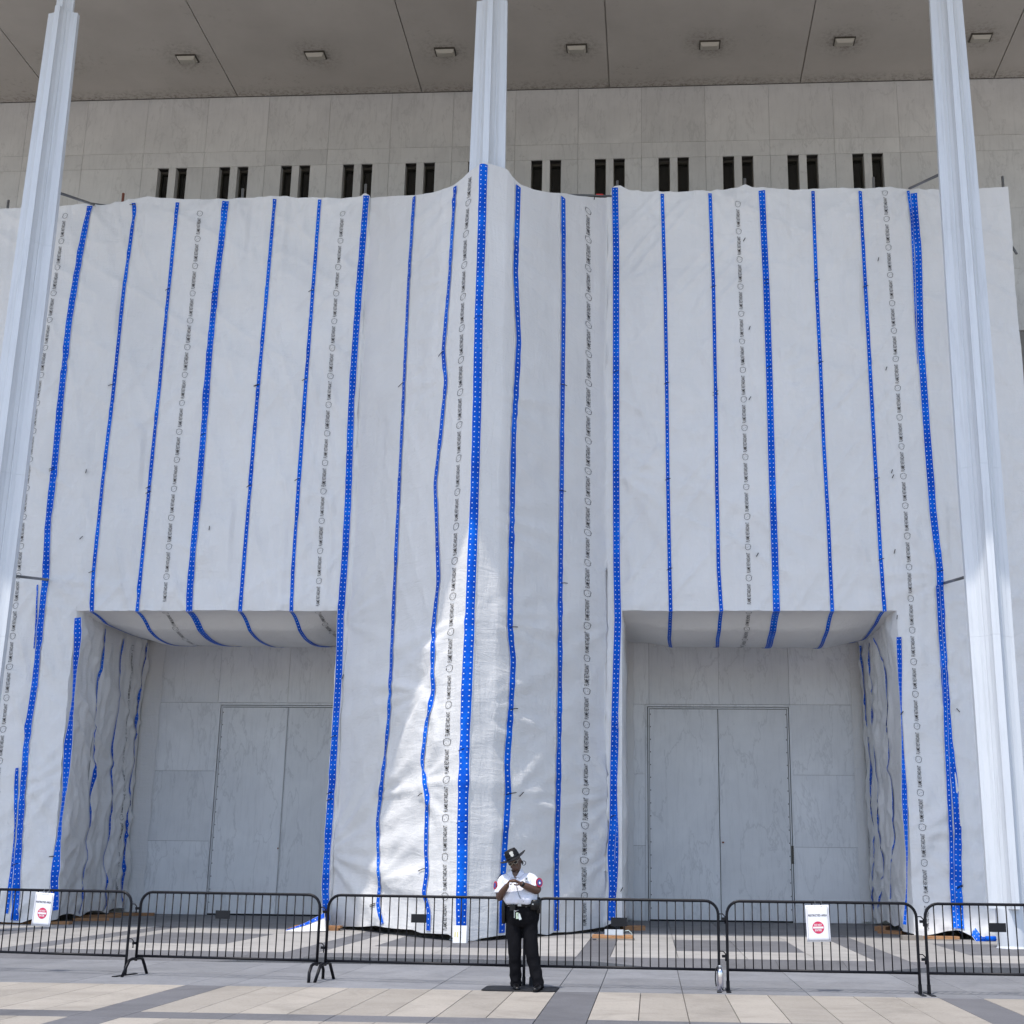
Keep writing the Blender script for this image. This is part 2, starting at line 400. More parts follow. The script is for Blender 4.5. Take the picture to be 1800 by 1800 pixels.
# marble panels: courses (z0,z1), vertical module 1.905 centred on window pairs
PAIR0 = -14.47; PM = 1.905
def mpanel(xa, xb, za, zb, m, name='marble_panel', d=.06, y=WY):
    gp = .0035; b = MB()
    b.box(xa+gp, xb-gp, y+random.uniform(0, .003), y+d-.002, za+gp, zb-gp); return part(b, name, m)
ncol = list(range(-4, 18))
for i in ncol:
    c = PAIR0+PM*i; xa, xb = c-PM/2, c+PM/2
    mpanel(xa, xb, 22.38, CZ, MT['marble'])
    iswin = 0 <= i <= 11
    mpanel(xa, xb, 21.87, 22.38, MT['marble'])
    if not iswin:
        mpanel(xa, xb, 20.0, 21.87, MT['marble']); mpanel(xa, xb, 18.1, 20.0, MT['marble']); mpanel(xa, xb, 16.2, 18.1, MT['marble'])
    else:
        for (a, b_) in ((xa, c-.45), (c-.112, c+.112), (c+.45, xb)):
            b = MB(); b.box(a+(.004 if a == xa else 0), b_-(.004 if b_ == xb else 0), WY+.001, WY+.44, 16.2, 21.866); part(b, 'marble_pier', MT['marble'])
        for s in (-1, 1):
            x0 = c+s*.281
            wn = empty('window', (0, 0, 0)); wn.parent = bld; wn.location = (0, -0, 0)
            f = MB()
            f.box(x0-.168, x0-.138, WY+.24, WY+.34, 16.25, 21.86); f.box(x0+.138, x0+.168, WY+.24, WY+.34, 16.25, 21.86)
            f.box(x0-.138, x0+.138, WY+.24, WY+.34, 21.80, 21.86)
            part(f, 'frame', MT['bronze'], wn)
            p = MB(); p.box(x0-.137, x0+.137, WY+.32, WY+.335, 16.25, 21.80); part(p, 'pane', MT['dark'], wn)
# lower marble at the two portals
def low_wall(xl, xr, d0, d1):
    zs = [.10, 1.97, 3.80, 5.63, 7.5, 9.3]
    for za, zb in zip(zs[:-1], zs[1:]):
        if zb <= 5.64: segs = [(xl, d0), (d1, xr)]
        else: segs = [(xl, xr)]
        for a, b_ in segs:
            n = max(1, round((b_-a)/1.95))
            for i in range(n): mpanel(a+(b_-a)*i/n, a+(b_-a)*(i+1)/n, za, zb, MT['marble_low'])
DW = 1.925
for xl, xr, d0 in ((-15.6, -6.0, -11.72), (-1.9, 7.4, -.14)):
    d1 = d0+2*DW; low_wall(xl, xr, d0, d1)
    dr = empty('door', (0, 0, 0)); dr.parent = bld
    f = MB()
    f.box(d0, d0+.05, WY-.035, WY+.05, .10, 5.62); f.box(d1-.05, d1, WY-.035, WY+.05, .10, 5.62); f.box(d0+.05, d1-.05, WY-.035, WY+.05, 5.57, 5.62)
    f.box(d0+.075, d0+.10, WY-.02, WY+.05, .10, 5.55); f.box(d1-.10, d1-.075, WY-.02, WY+.05, .10, 5.55); f.box(d0+.10, d1-.10, WY-.02, WY+.05, 5.52, 5.55)
    part(f, 'door_frame', MT['door'], dr)
    for s in (0, 1):
        a = d0+.115+s*(DW-.115+.008); b_ = a+DW-.115-.012
        lf = MB(); lf.box(a, b_, WY-.004, WY+.045, .14, 5.50)
        lf.box(a+.0, a+.02, WY-.022, WY-.004, .14, 5.5) if s else lf.box(b_-.035, b_-.012, WY-.022, WY-.004, .14, 5.5)
        part(lf, 'door_leaf', MT['door'], dr)
        hg = MB()
        for q in range(16): z = .4+q*.33; hg.box((a+.01 if not s else b_-.03), (a+.03 if not s else b_-.01), WY-.012, WY-.003, z, z+.03)
        part(hg, 'hinge_pins', MT['bronze'], dr)
    hd = MB(); hd.box(d0+DW-.05, d0+DW-.025, WY-.05, WY-.02, 1.78, 1.82) if d0 < -5 else hd.box(d0+DW+.05, d0+DW+.10, WY-.04, WY-.004, 2.05, 2.09)
    part(hd, 'door_bolt', MT['rust'], dr)
    gp = MB(); gp.box(d0+.1, d1-.1, WY-.001, WY+.04, .101, .138); part(gp, 'threshold_gap', MT['blackmatte'], dr)
sg = MB(); sg.box(2.62+.99, 2.62+1.05, WY-.035, WY-.021, 1.55, 2.0)
part(sg, 'door_plate', MT['bronze'])
# soffit panels + roof
ROOF_Y = 18.75
rf = MB(); rf.box(-46, 44, ROOF_Y, 62, CZ+.06, CZ+2.8); part(rf, 'roof', MT['ceil'])
cj = [-1.15+5.73*k for k in range(-8, 9)]
for a, b_ in zip(cj[:-1], cj[1:]):
    for (ya, yb) in ((ROOF_Y+.02, 25.9), (25.9, WY-.03)):
        b = MB(); b.box(a+.016, b_-.016, ya, yb-.014, CZ, CZ+.058); part(b, 'soffit_panel', MT['ceil'])
for k in range(-2, 9):
    x = -13.49+3.82*k
    for y in (33.30, 28.3, 23.3):
        lt = empty('ceiling_light', (0, 0, 0)); lt.parent = bld
        f = MB(); x0, x1, y0, y1 = x-.27, x+.27, y-.17, y+.17
        for (a, b_, c_, d_) in ((x0-.03, x0, y0-.03, y1+.03), (x1, x1+.03, y0-.03, y1+.03), (x0, x1, y0-.03, y0), (x0, x1, y1, y1+.03)):
            f.box(a, b_, c_, d_, CZ-.035, CZ-.001)
        f2 = MB(); f2.add([(x0+.004, y0+.004, CZ-.04), (x1-.004, y0+.004, CZ-.04), (x1-.004, y1-.004, CZ-.04), (x0+.004, y1-.004, CZ-.04),
              (x0+.05, y0+.07, CZ-.13), (x1-.05, y0+.07, CZ-.13), (x1-.05, y1-.05, CZ-.10), (x0+.05, y1-.05, CZ-.10)],
              [(0, 1, 2, 3), (7, 6, 5, 4), (0, 4, 5, 1), (1, 5, 6, 2), (2, 6, 7, 3), (3, 7, 4, 0)])
        part(f, 'lamp_rim', MT['bronze'], lt); part(f2, 'lamp_lens', MT['lens'], lt)
# columns: cruciform shafts with coved re-entrant corners
def col_ring(w, z):
    hx = w/2; pts = []
    fl = .155*w; s = w
    # outline of one quadrant, arm half-thickness t at tip, cove to the middle
    t = .085*s; q = [(hx, t), (hx*.80, t*1.15), (hx*.60, t*1.55), (hx*.46, t*2.3), (hx*.40, hx*.40), (t*2.3, hx*.46), (t*1.55, hx*.60), (t*1.15, hx*.80), (t, hx)]
    for a in range(4):
        c, s_ = math.cos(a*math.pi/2), math.sin(a*math.pi/2)
        for (x, y) in q: pts.append((x*c-y*s_, x*s_+y*c, z))
    return pts
for x in (-23.8, -13.62, -3.54, 6.68, 16.8):
    co = empty('column', (x, 26.1-WY, 0)); co.parent = bld
    b = MB(); zs = [(.80, .66), (2, .82), (5, .84), (9, .87), (13, .84), (16, .80), (18.5, .75), (20.6, .70)]
    zs[0] = (.80, .82)
    cuts = [.80, 5.9, 9.35, 14.65, 20.6]
    for za, zb in zip(cuts[:-1], cuts[1:]):
        b = MB(); lv = [za+.001]+[z for z, _ in zs if za+.2 < z < zb-.2]+[zb-.0015]
        b.rings([col_ring(float(np.interp(z, [q[0] for q in zs], [q[1] for q in zs])), z) for z in lv]); b.build('shaft', MT['col'], co)
    o = MB(); o.rings([col_ring(.42, 20.6), col_ring(.36, CZ-.01)]); o.build('neck', MT['col'], co)
    o = MB(); o.lathe([(.30, ZU), (.285, ZU+.02), (.275, ZU+.04), (.275, .80)], n=32); o.build('pedestal', MT['col'], co, smooth=False)
    for z in (5.2, 9.3, 14.8):
        j = MB(); j.rings([col_ring(.872 if z < 14 else .833, z), col_ring(.872 if z < 14 else .833, z+.012)]) if False else None

# ================================================================== SHEETING
FY = 30.0
def kick(Z): return np.clip((5.5-np.asarray(Z, float))/5.4, 0, 1)
def edge_shift(x, Z): return kick(Z)*(.36 if abs(x+13.5) < .01 else (-.22 if abs(x-5.6) < .01 else 0))
def G0(X, Z):
    """plan position of the front sheet (Y): flat at FY, pulled forward over the centre column, foot kicked out at both ends"""
    k = kick(Z)*np.where(np.asarray(X) < -11.5, .6, np.where(np.asarray(X) > 4.0, 1.2, 0))
    return np.interp(X, [-7.00, -3.99, -3.60, -3.54, -3.08, -1.02], [FY, 26.02, 25.55, 25.55, 26.02, FY])-k
def vn(x, y, s=0):
    ix, iy = np.floor(x), np.floor(y); fx, fy = x-ix, y-iy
    fx = fx*fx*(3-2*fx); fy = fy*fy*(3-2*fy)
    def h(a, b): v = np.sin(a*127.1+b*311.7+s*74.7)*43758.5453; return v-np.floor(v)
    return (h(ix, iy)*(1-fx)+h(ix+1, iy)*fx)*(1-fy)+(h(ix, iy+1)*(1-fx)+h(ix+1, iy+1)*fx)*fy
rng = np.random.RandomState(5)
LEV = [1.9, 3.9, 5.9, 7.9, 9.9, 11.9, 13.9, 15.9, 17.9]
FANS = []      # X, Z, angle, length, amp, width
def fan(X, Z, angs, L, A, W=.035):
    for a in angs: FANS.append((X, Z, a+rng.uniform(-.08, .08), L*rng.uniform(.7, 1.2), A*rng.uniform(.6, 1.2), W))
def px(x, y, Y=None):
    """point of the sheet front seen at photo position x,y -> X,Z"""
    Yc = FY
    for _ in range(60):
        p = atY(x, y, Yc); Yc = Yc*.5+.5*float(G0(p.x, p.z))
    return p.x, p.z
D = math.pi/180
for (x, y, a0, a1, n, L, A) in [(520+55, 1500, -35, 62, 6, 3.2, .075), (757, 1213, 165, 285, 6, 2.4, .06), (668, 1400, 10, 70, 4, 2.0, .05), (745, 1375, -60, 60, 5, 1.6, .05),
        (668, 1553, -10, 60, 4, 1.8, .045), (835, 1085, 190, 265, 6, 3.4, .06), (832, 1085, -20, 60, 5, 2.4, .04), (600, 1090, -30, 50, 5, 2.0, .035), (1090, 505, -60, 50, 6, 1.6, .035),
        (1090, 830, -60, 50, 6, 1.8, .04), (1085, 1085, 200, 290, 5, 2.2, .035), (1078, 1395, 120, 250, 6, 1.8, .05), (1073, 1500, 120, 250, 6, 1.4, .05),
        (1595, 1475, -40, 60, 5, 1.2, .06), (1660, 1010, 130, 250, 6, 1.8, .05), (1650, 1060, -70, 0, 4, 1.4, .05), (1700, 1210, 60, 300, 7, 1.2, .05),
        (1590, 1560, -40, 60, 4, 1.0, .05), (1660, 1440, 120, 220, 5, 1.2, .05), (84, 1018, 190, 350, 8, 2.0, .05), (45, 1380, -60, 50, 6, 1.6, .06), (110, 1370, 120, 240, 5, 1.2, .05),
        (158, 362, -75, -10, 4, 2.0, .03), (397, 352, 200, 340, 6, 1.8, .022), (642, 345, 200, 340, 6, 2.0, .025), (1340, 335, 200, 340, 6, 1.8, .022), (1604, 338, 200, 300, 5, 2.0, .03),
        (852, 290, 190, 250, 4, 3.0, .035), (848, 420, -60, 40, 5, 2.0, .025), (840, 700, -50, 50, 5, 2.0, .03), (830, 900, -50, 50, 5, 2.6, .03), (822, 1250, -30, 60, 5, 2.4, .03),
        (890, 1400, -40, 60, 5, 1.8, .03), (718, 500, -10, 20, 2, 1.2, .03), (710, 680, -10, 20, 2, 1.2, .03), (790, 490, 160, 200, 2, 1.2, .03), (784, 668, 160, 200, 2, 1.2, .03),
        (158, 1080, 100, 170, 4, 1.6, .035), (1575, 1085, 20, 80, 4, 1.4, .035), (605, 1070, 110, 175, 5, 2.0, .03), (1095, 1075, 20, 75, 5, 1.8, .03), (365, 680, 200, 250, 3, 1.4, .03), (1355, 660, -60, 60, 5, 1.6, .025)]:
    X, Z = px(x, y); fan(X, Z, np.linspace(a0, a1, n)*D, L*1.1, A*1.15)
def disp(X, Z, seed=0, amp=1.0, fans=True):
    d = np.zeros_like(X)
    flk = np.where((X > -7.0) & (X < -1.0), 1.0, 0.0) if fans else np.zeros_like(X)
    # billow between the ledgers the sheet is tied to
    t = (Z-1.9)/2.0; k = np.floor(t); f = t-k
    d += (.012+.03*vn(X*.55+3*k, k*1.7, seed+1))*np.sin(np.pi*f)**.8*np.where(vn(X*.35, k*2.3+9, seed+2) > .5, 1, -.4)
    # long slanting creases
    for (ca, sa, s1, s2, a, sd) in ((.94, .34, 2.3, .35, .016, 3), (.80, -.60, 2.9, .45, .012, 4), (.5, .86, 1.8, .33, .014, 5), (1, 0, 3.8, .25, .008, 6)):
        u = X*ca+Z*sa; v = -X*sa+Z*ca
        n = vn(u*s1+.6*vn(u*.7, v*.7, sd+20), v*s2, seed+sd); d += (1-.5*flk)*a*2.3*np.clip(1-2.2*np.abs(n-.5), 0, 1)**3*(.2+1.4*vn(X*.4+7, Z*.4, seed+sd+9))
    d *= 1-.35*flk
    d += .03*(vn(X*.7, Z*.5, seed+11)-.5)
    d += (1-.45*flk)*(.022*(vn(X*5.5+.8*vn(X, Z*.6, 33), Z*.35, seed+15)-.5)+.008*(vn(X*11, Z*.8, seed+16)-.5)+.011*(vn(X*2.1+Z*1.2, Z*4.2-X*1.1, seed+17)-.5))
    low = np.clip((6.5-Z)/5, 0, 1)
    u = X*.75+Z*.66; v = -X*.66+Z*.75
    d += (1-.5*flk)*low*.035*(1-2*np.abs(vn(u*1.1, v*2.6, seed+13)-.5))**2
    if fans:
        for (fx, fz, a, L, A, W) in FANS:
            dx, dz = X-fx, Z-fz; ca, sa = math.cos(a), math.sin(a)
            s = dx*ca+dz*sa; q = -dx*sa+dz*ca
            ms = (s > 0) & (s < L*2.6) & (np.abs(q) < .9)
            if not ms.any(): continue
            ss, qq = s[ms], q[ms]; wd = W*1.3+.085*ss
            d[ms] += A*np.exp(-ss/L)*np.clip(ss/.45, 0, 1)*np.exp(-(qq/wd)**2)
    return d*amp
def front(X, Z, off=0.0):
    X = np.asarray(X, float); Z = np.asarray(Z, float)
    Y = G0(X, Z); e = .02; dy = (G0(X+e, Z)-G0(X-e, Z))/(2*e); dy = np.clip(dy, -2, 2); nn = np.sqrt(1+dy*dy); nx, ny = dy/nn, -1/nn
    colm = np.clip(1-np.maximum(np.abs(X+3.55)-.35, 0)/.5, 0, 1)
    d = disp(X, Z)*1.45*(1-.7*colm)+off
    return np.stack([X+nx*d, Y+ny*d, Z], -1)
# sheet outlines read off the photo
def outline(pts):
    q = [px(*p) for p in pts]; return np.array([p[0] for p in q]), np.array([p[1] for p in q])
TX, TZ = outline([(-60, 374), (5, 368), (100, 364), (158, 360), (175, 364), (195, 362), (235, 353), (262, 348), (312, 352), (397, 351), (430, 349), (483, 347), (500, 345), (520, 348), (562, 348), (600, 350), (637, 348), (642, 342),
    (700, 344), (728, 343), (760, 339), (800, 325), (815, 314), (826, 301), (842, 290), (853, 286), (875, 292), (891, 298), (900, 311), (912, 324), (935, 334), (960, 339), (990, 341), (1010, 345), (1050, 348), (1073, 343), (1077, 328), (1090, 326),
    (1105, 334), (1130, 337), (1165, 338), (1249, 338), (1280, 335), (1297, 332), (1309, 326), (1322, 331), (1340, 332), (1400, 335), (1430, 333), (1465, 331), (1490, 334), (1513, 333), (1560, 331), (1580, 333), (1604, 336), (1640, 334), (1700, 333), (1768, 331), (1790, 331)])
def topz(X): return np.interp(X, TX, TZ)
def bot(pts):
    xs, zs = outline(pts); return xs, np.maximum(zs, ZU+.012)
B1 = bot([(-60, 1612), (0, 1620), (26, 1622), (60, 1606), (110, 1604)])
B2 = bot([(565, 1622), (590, 1628), (640, 1629), (668, 1627), (700, 1632), (730, 1634), (745, 1640), (790, 1642), (802, 1652), (815, 1657), (835, 1656), (842, 1650), (870, 1645), (905, 1641), (945, 1641), (962, 1644), (970, 1639), (1000, 1638), (1040, 1632), (1062, 1629), (1080, 1620)])
B3 = bot([(1560, 1640), (1575, 1649), (1630, 1646), (1655, 1641), (1672, 1636), (1688, 1634), (1710, 1646), (1745, 1655), (1800, 1655), (1840, 1655)])
PZ = 7.15; PL = (-13.5, -7.25); PR = (-.64, 5.6)
def botz(X, which): return np.interp(X, *which)
sheet = empty('scaffold_sheeting', (0, FY, 0))
tag(sheet, 'white flame-retardant plastic sheeting with blue dotted tape wrapped round scaffolding over both doorways', 'sheeting')
def sh(me, name, m):
    o = link(name, me, m, sheet); o.location = (0, -FY, 0); return o
edges = [-16.7, -14.2, -13.5, -10.72, -7.25, -3.62, -.78, 2.90, 5.6, 6.68, 8.85]
def panel(xa, xb, bw, flat=None, name='sheet_panel'):
    nu = max(8, int((xb-xa)/.05)); us = np.linspace(xa, xb, nu)
    # keep the fold lines on column corners
    for q in (-3.99, -3.60, -3.54, -3.08):
        if xa < q < xb: us[np.argmin(np.abs(us-q))] = q
    nv = 330 if flat is None else 210
    t = np.linspace(0, 1, nv)[:, None]
    b = np.full(nu, flat) if flat is not None else botz(us, bw)
    Z = b[None, :]*(1-t)+topz(us)[None, :]*t; X = np.repeat(us[None, :], nv, 0); q = (X-xa)/(xb-xa)
    if flat is None: X = X+edge_shift(xa, Z)*(1-q)+edge_shift(xb, Z)*q
    return sh(grid_mesh(name, front(X, Z)), name, MT['sheet'])
panel(-16.7, -14.2, B1); panel(-14.2, -13.5, B1)
panel(-13.5, -10.72, None, PZ); panel(-10.72, -7.25, None, PZ)
panel(-7.25, -3.62, B2); panel(-3.62, -.64, B2)
panel(-.64, 2.90, None, PZ); panel(2.90, 5.6, None, PZ)
panel(5.6, 6.68, B3); panel(6.68, 8.85, B3)
# side returns of the wrapped scaffold
def wallsheet(x0, y0, x1, y1, z0, z1, seed, sgn, name='side_sheet', amp=1.0, zb=None, curve=0):
    L = math.hypot(x1-x0, y1-y0); dx, dy = (x1-x0)/L, (y1-y0)/L; nx, ny = dy*sgn, -dx*sgn
    def S(s, Z, off=0.0):
        s = np.asarray(s, float); Z = np.asarray(Z, float)
        e = np.clip(np.minimum(s, L-s)/.25, 0, 1); d = disp(s+seed*13.0, Z, seed, amp, False)*e+off
        P = np.stack([x0+dx*s+nx*d, y0+dy*s+ny*d, Z], -1)
        xe = x0+edge_shift(x0, Z); F = front(xe, Z); wt = np.clip(1-s/1.4, 0, 1); P[..., 1] += (F[..., 1]-FY)*wt; P[..., 0] += (F[..., 0]-x0)*wt*(abs(edge_shift(x0, 0)) > 0)
        return P
    nu, nv = max(6, int(L/.06)), int((z1-z0)/.06)
    s = np.linspace(0, L, nu)[None, :].repeat(nv, 0); t = np.linspace(0, 1, nv)[:, None]
    zbv = (np.full(nu, z0) if zb is None else z0+zb(np.linspace(0, 1, nu)))[None, :]
    Z = zbv*(1-t)+z1*t
    sh(grid_mesh(name, S(s, Z)), name, MT['sheet']); return S, L, (x0, y0, dx, dy)
wallsheet(-16.7, FY, -16.7, 35.2, ZU+.02, 17.6, 21, -1)
wallsheet(8.85, FY, 8.85, 35.2, ZU+.02, 17.5, 22, 1)
lob = lambda t: .05+.10*np.abs(np.sin(t*9))
SWL = wallsheet(-13.5, FY, -13.85, 35.3, ZU+.02, PZ+.1, 31, 1, 'tunnel_sheet', 1.6, lob)
wallsheet(-7.25, FY, -7.2, 35.3, ZU+.05, PZ+.1, 32, -1, 'tunnel_sheet', 1.0, lob)
wallsheet(-.64, FY, -.66, 35.3, ZU+.06, PZ+.1, 33, 1, 'tunnel_sheet', .8, lob)
SWR = wallsheet(5.6, FY, 5.62, 35.3, ZU+.04, PZ+.1, 34, -1, 'tunnel_sheet', 1.6, lob)
# strips where the tunnel sheets are taped to the marble
for x0, x1 in ((-13.85, -13.35), (-.66, -.45), (5.3, 5.6)):
    b = MB(); n = 24; vs = []
    for i in range(n+1):
        z = ZU+.05+(PZ+.1-ZU)*i/n; vs += [(x0, 35.33, z), ((x0+x1)/2, 35.30+.02*random.random(), z), (x1+.02*math.sin(i*1.7), 35.37, z)]
    b.add(vs, [(i*3+j, i*3+j+1, i*3+j+4, i*3+j+3) for i in range(n) for j in range(2)])
    sh(b.mesh('edge_strip', True), 'edge_strip', MT['sheet'])
def soffit(xa, xb, seed):
    L = 5.35
    def S(X, T, off=0.0):
        X = np.asarray(X, float); T = np.asarray(T, float); tt = T/L
        ex = np.clip(np.minimum(X-xa, xb-X)/1.2, 0, 1)
        sag = .46*np.sin(np.pi*np.clip(tt, 0, 1)**.85)*(.25+.75*ex)+.08*(vn(X*.6, T*.6, seed)-.5)*np.sin(np.pi*tt)
        crease = .012*(1-2*np.abs(vn(X*1.3, T*.5, seed+3)-.5))**2
        z = PZ+.13*tt+(-sag-crease)*np.clip(tt*6, 0, 1)-off
        return np.stack([X, FY-0.0+T+0*X, z], -1)
    us = np.linspace(xa, xb, 110); ts = np.linspace(0, L, 70)
    P = S(us[None, :].repeat(70, 0), ts[:, None].repeat(110, 1))
    P[0, :, :] = front(us, np.full(110, PZ))
    sh(grid_mesh('soffit_sheet', P), 'soffit_sheet', MT['sheet']); return S
SOL = soffit(*PL, 41); SOR = soffit(*PR, 42)
def dens_px(pts, step=9):
    out = []
    for (xa, ya), (xb, yb) in zip(pts[:-1], pts[1:]):
        n = max(1, int(math.hypot(xb-xa, yb-ya)/step)); out += [(xa+(xb-xa)*i/n, ya+(yb-ya)*i/n) for i in range(n)]
    return np.array(out+[pts[-1]], float)
rN, uN, fN = np.array(rgt), np.array(upv), np.array(fwd)
def survey(X, Z, off):
    P = front(X, Z, off)-np.array([0, 0, CAMH]); c = P@fN; return CX+FPX*(P@rN)/c, CY-FPX*(P@uN)/c
def on_sheet(pts, off=.013, smooth=True):
    """trace a line surveyed in the photo along the wrinkled sheet"""
    q = dens_px(pts); b0 = [px(*p) for p in q]; X = np.array([p[0] for p in b0]); Z = np.array([p[1] for p in b0])
    for _ in range(8):
        x, y = survey(X, Z, off); e = .01; x1, y1 = survey(X+e, Z, off); x2, y2 = survey(X, Z+e, off)
        a, b_, c, d = (x1-x)/e, (x2-x)/e, (y1-y)/e, (y2-y)/e; det = a*d-b_*c; det = np.where(np.abs(det) < 500, 500*np.sign(det+1e-9), det)
        ex, ey = q[:, 0]-x, q[:, 1]-y; X = X+np.clip((d*ex-b_*ey)/det, -.1, .1)*.8; Z = Z+np.clip((a*ey-c*ex)/det, -.1, .1)*.8
    return list(zip(X, Z))
# ---- tapes
def resample(pts, step):
    pts = np.array(pts, float); d = np.r_[0, np.cumsum(np.hypot(*(pts[1:]-pts[:-1]).T))]
    n = max(2, int(d[-1]/step)+1); s = np.linspace(0, d[-1], n)
    return np.stack([np.interp(s, d, pts[:, 0]), np.interp(s, d, pts[:, 1])], -1), s
def tape(S, pts, wide, off=.013, wscale=None, name=None):
    P, s = resample(pts, .07)
    k = np.array([.25, .5, .25]); Q = P.copy(); Q[1:-1] = P[:-2]*.25+P[1:-1]*.5+P[2:]*.25; P = Q
    T = np.gradient(P, axis=0); T /= np.linalg.norm(T, axis=1)[:, None]+1e-9; Nn = np.stack([T[:, 1], -T[:, 0]], -1)
    hw = .084 if wide else .047
    ws = np.ones(len(P)) if wscale is None else wscale(s)
    cols = np.linspace(-1, 1, 5); rows = []; uvs = []
    for c in cols:
        q = P+Nn*(c*hw*ws)[:, None]; rows.append(S(q[:, 0], q[:, 1], off+.004*(1-c*c))); uvs.append(np.stack([np.full(len(P), c*hw*1.0), s], -1))
    A = np.stack(rows, 1); U = np.stack(uvs, 1)
    return sh(grid_mesh(name or 'blue_tape', A, U), name or 'blue_tape', MT['tape2'] if wide else MT['tape1'])
W = [[(158, 362), (142, 440), (122, 560), (105, 720), (95, 830), (84, 920), (80, 1015), (70, 1110), (62, 1200), (48, 1290), (40, 1400), (31, 1520), (26, 1618)],
 [(397, 354), (378, 520), (368, 620), (358, 760), (348, 880), (340, 960), (334, 1040), (333, 1075)],
 [(644, 344), (630, 520), (618, 700), (612, 880), (605, 1000), (599, 1080), (596, 1180), (589, 1290), (582, 1400), (575, 1500), (572, 1560), (574, 1618)],
 [(850, 288), (846, 420), (841, 560), (839, 700), (834, 880), (829, 1000), (825, 1090), (820, 1200), (816, 1320), (813, 1440), (811, 1560), (811, 1650)],
 [(1081, 330), (1083, 440), (1083, 650), (1083, 830), (1084, 1000), (1086, 1090), (1081, 1250), (1079, 1340), (1078, 1440), (1074, 1500), (1077, 1560), (1075, 1618)],
 [(1339, 335), (1347, 500), (1352, 650), (1356, 800), (1361, 950), (1365, 1075)],
 [(1606, 340), (1614, 440), (1618, 600), (1628, 740), (1640, 900), (1652, 1000), (1655, 1100), (1661, 1200), (1668, 1300), (1679, 1380), (1684, 1460), (1684, 1560), (1688, 1632)]]
Nn_ = [[(235, 357), (237, 368), (217, 515), (200, 680), (180, 850), (164, 1010), (161, 1075)],
 [(312, 356), (296, 515), (280, 680), (262, 860), (248, 1000), (241, 1075)],
 [(483, 350), (470, 500), (454, 680), (440, 850), (428, 1000), (422, 1075)],
 [(562, 351), (550, 510), (538, 670), (525, 850), (515, 1000), (512, 1075)],
 [(728, 346), (718, 500), (710, 680), (702, 850), (695, 1000), (687, 1180), (683, 1270), (671, 1380), (664, 1440), (665, 1520), (667, 1560), (664, 1590), (672, 1624)],
 [(800, 328), (790, 490), (779, 620), (784, 670), (775, 760), (765, 850), (771, 1017), (763, 1090), (760, 1180), (762, 1215), (750, 1270), (742, 1340), (751, 1400), (749, 1500), (751, 1530), (745, 1570), (754, 1600), (753, 1636)],
 [(911, 327), (906, 480), (912, 600), (903, 760), (898, 1000), (896, 1100), (902, 1160), (898, 1250), (891, 1340), (893, 1400), (888, 1470), (884, 1540), (882, 1640)],
 [(990, 347), (991, 500), (989, 680), (987, 860), (985, 1020), (984, 1200), (981, 1400), (978, 1510), (978, 1636)],
 [(1164, 341), (1169, 500), (1172, 680), (1174, 850), (1177, 1000), (1179, 1075)],
 [(1248, 340), (1254, 500), (1258, 690), (1260, 850), (1263, 1000), (1268, 1075)],
 [(1429, 336), (1435, 500), (1442, 640), (1448, 780), (1456, 920), (1463, 1075)],
 [(1512, 336), (1521, 500), (1531, 680), (1540, 840), (1548, 980), (1555, 1075)]]
FR = lambda u, v, off=0.0: front(u, v, off)
for i, t in enumerate(W): tape(FR, on_sheet(t), True, .021, wscale=(lambda s: .86+0*s) if i == 3 else None)
for t in Nn_: tape(FR, on_sheet(t), False, .018)
# second folded wide tape beside the right corner tape
tape(FR, on_sheet([(1596, 336), (1602, 380), (1606, 470), (1609, 560), (1613, 640)]), False, .03, lambda s: .8-.14*s)
tape(FR, on_sheet([(1648, 1030), (1653, 1120), (1660, 1190), (1663, 1300), (1668, 1400), (1672, 1480), (1673, 1560), (1678, 1632)]), False, .035)
tape(FR, on_sheet([(66, 1028), (64, 1090), (60, 1140)]), False, .02, lambda s: .4+0*s)
tape(FR, on_sheet([(30, 1350), (27, 1450), (22, 1520), (14, 1590), (12, 1606)]), False, .02, lambda s: .7+.3*np.sin(s*3))
tape(FR, on_sheet([(137, 1086), (137, 1120), (133, 1165), (128, 1240), (120, 1310), (115, 1380), (106, 1450), (101, 1500), (96, 1550), (98, 1600)]), True, .02, lambda s: .75+.35*np.sin(s*2.3+.6))
tape(FR, on_sheet([(1580, 1120), (1583, 1220), (1586, 1300), (1590, 1400), (1594, 1500), (1594, 1560), (1590, 1625)]), True, .02, lambda s: .42+.3*np.sin(s*1.9+1))
tape(FR, on_sheet([(1085, 1250), (1084, 1340), (1085, 1450), (1083, 1560), (1080, 1610)]), False, .02, lambda s: .5+.4*np.sin(s*2.5))
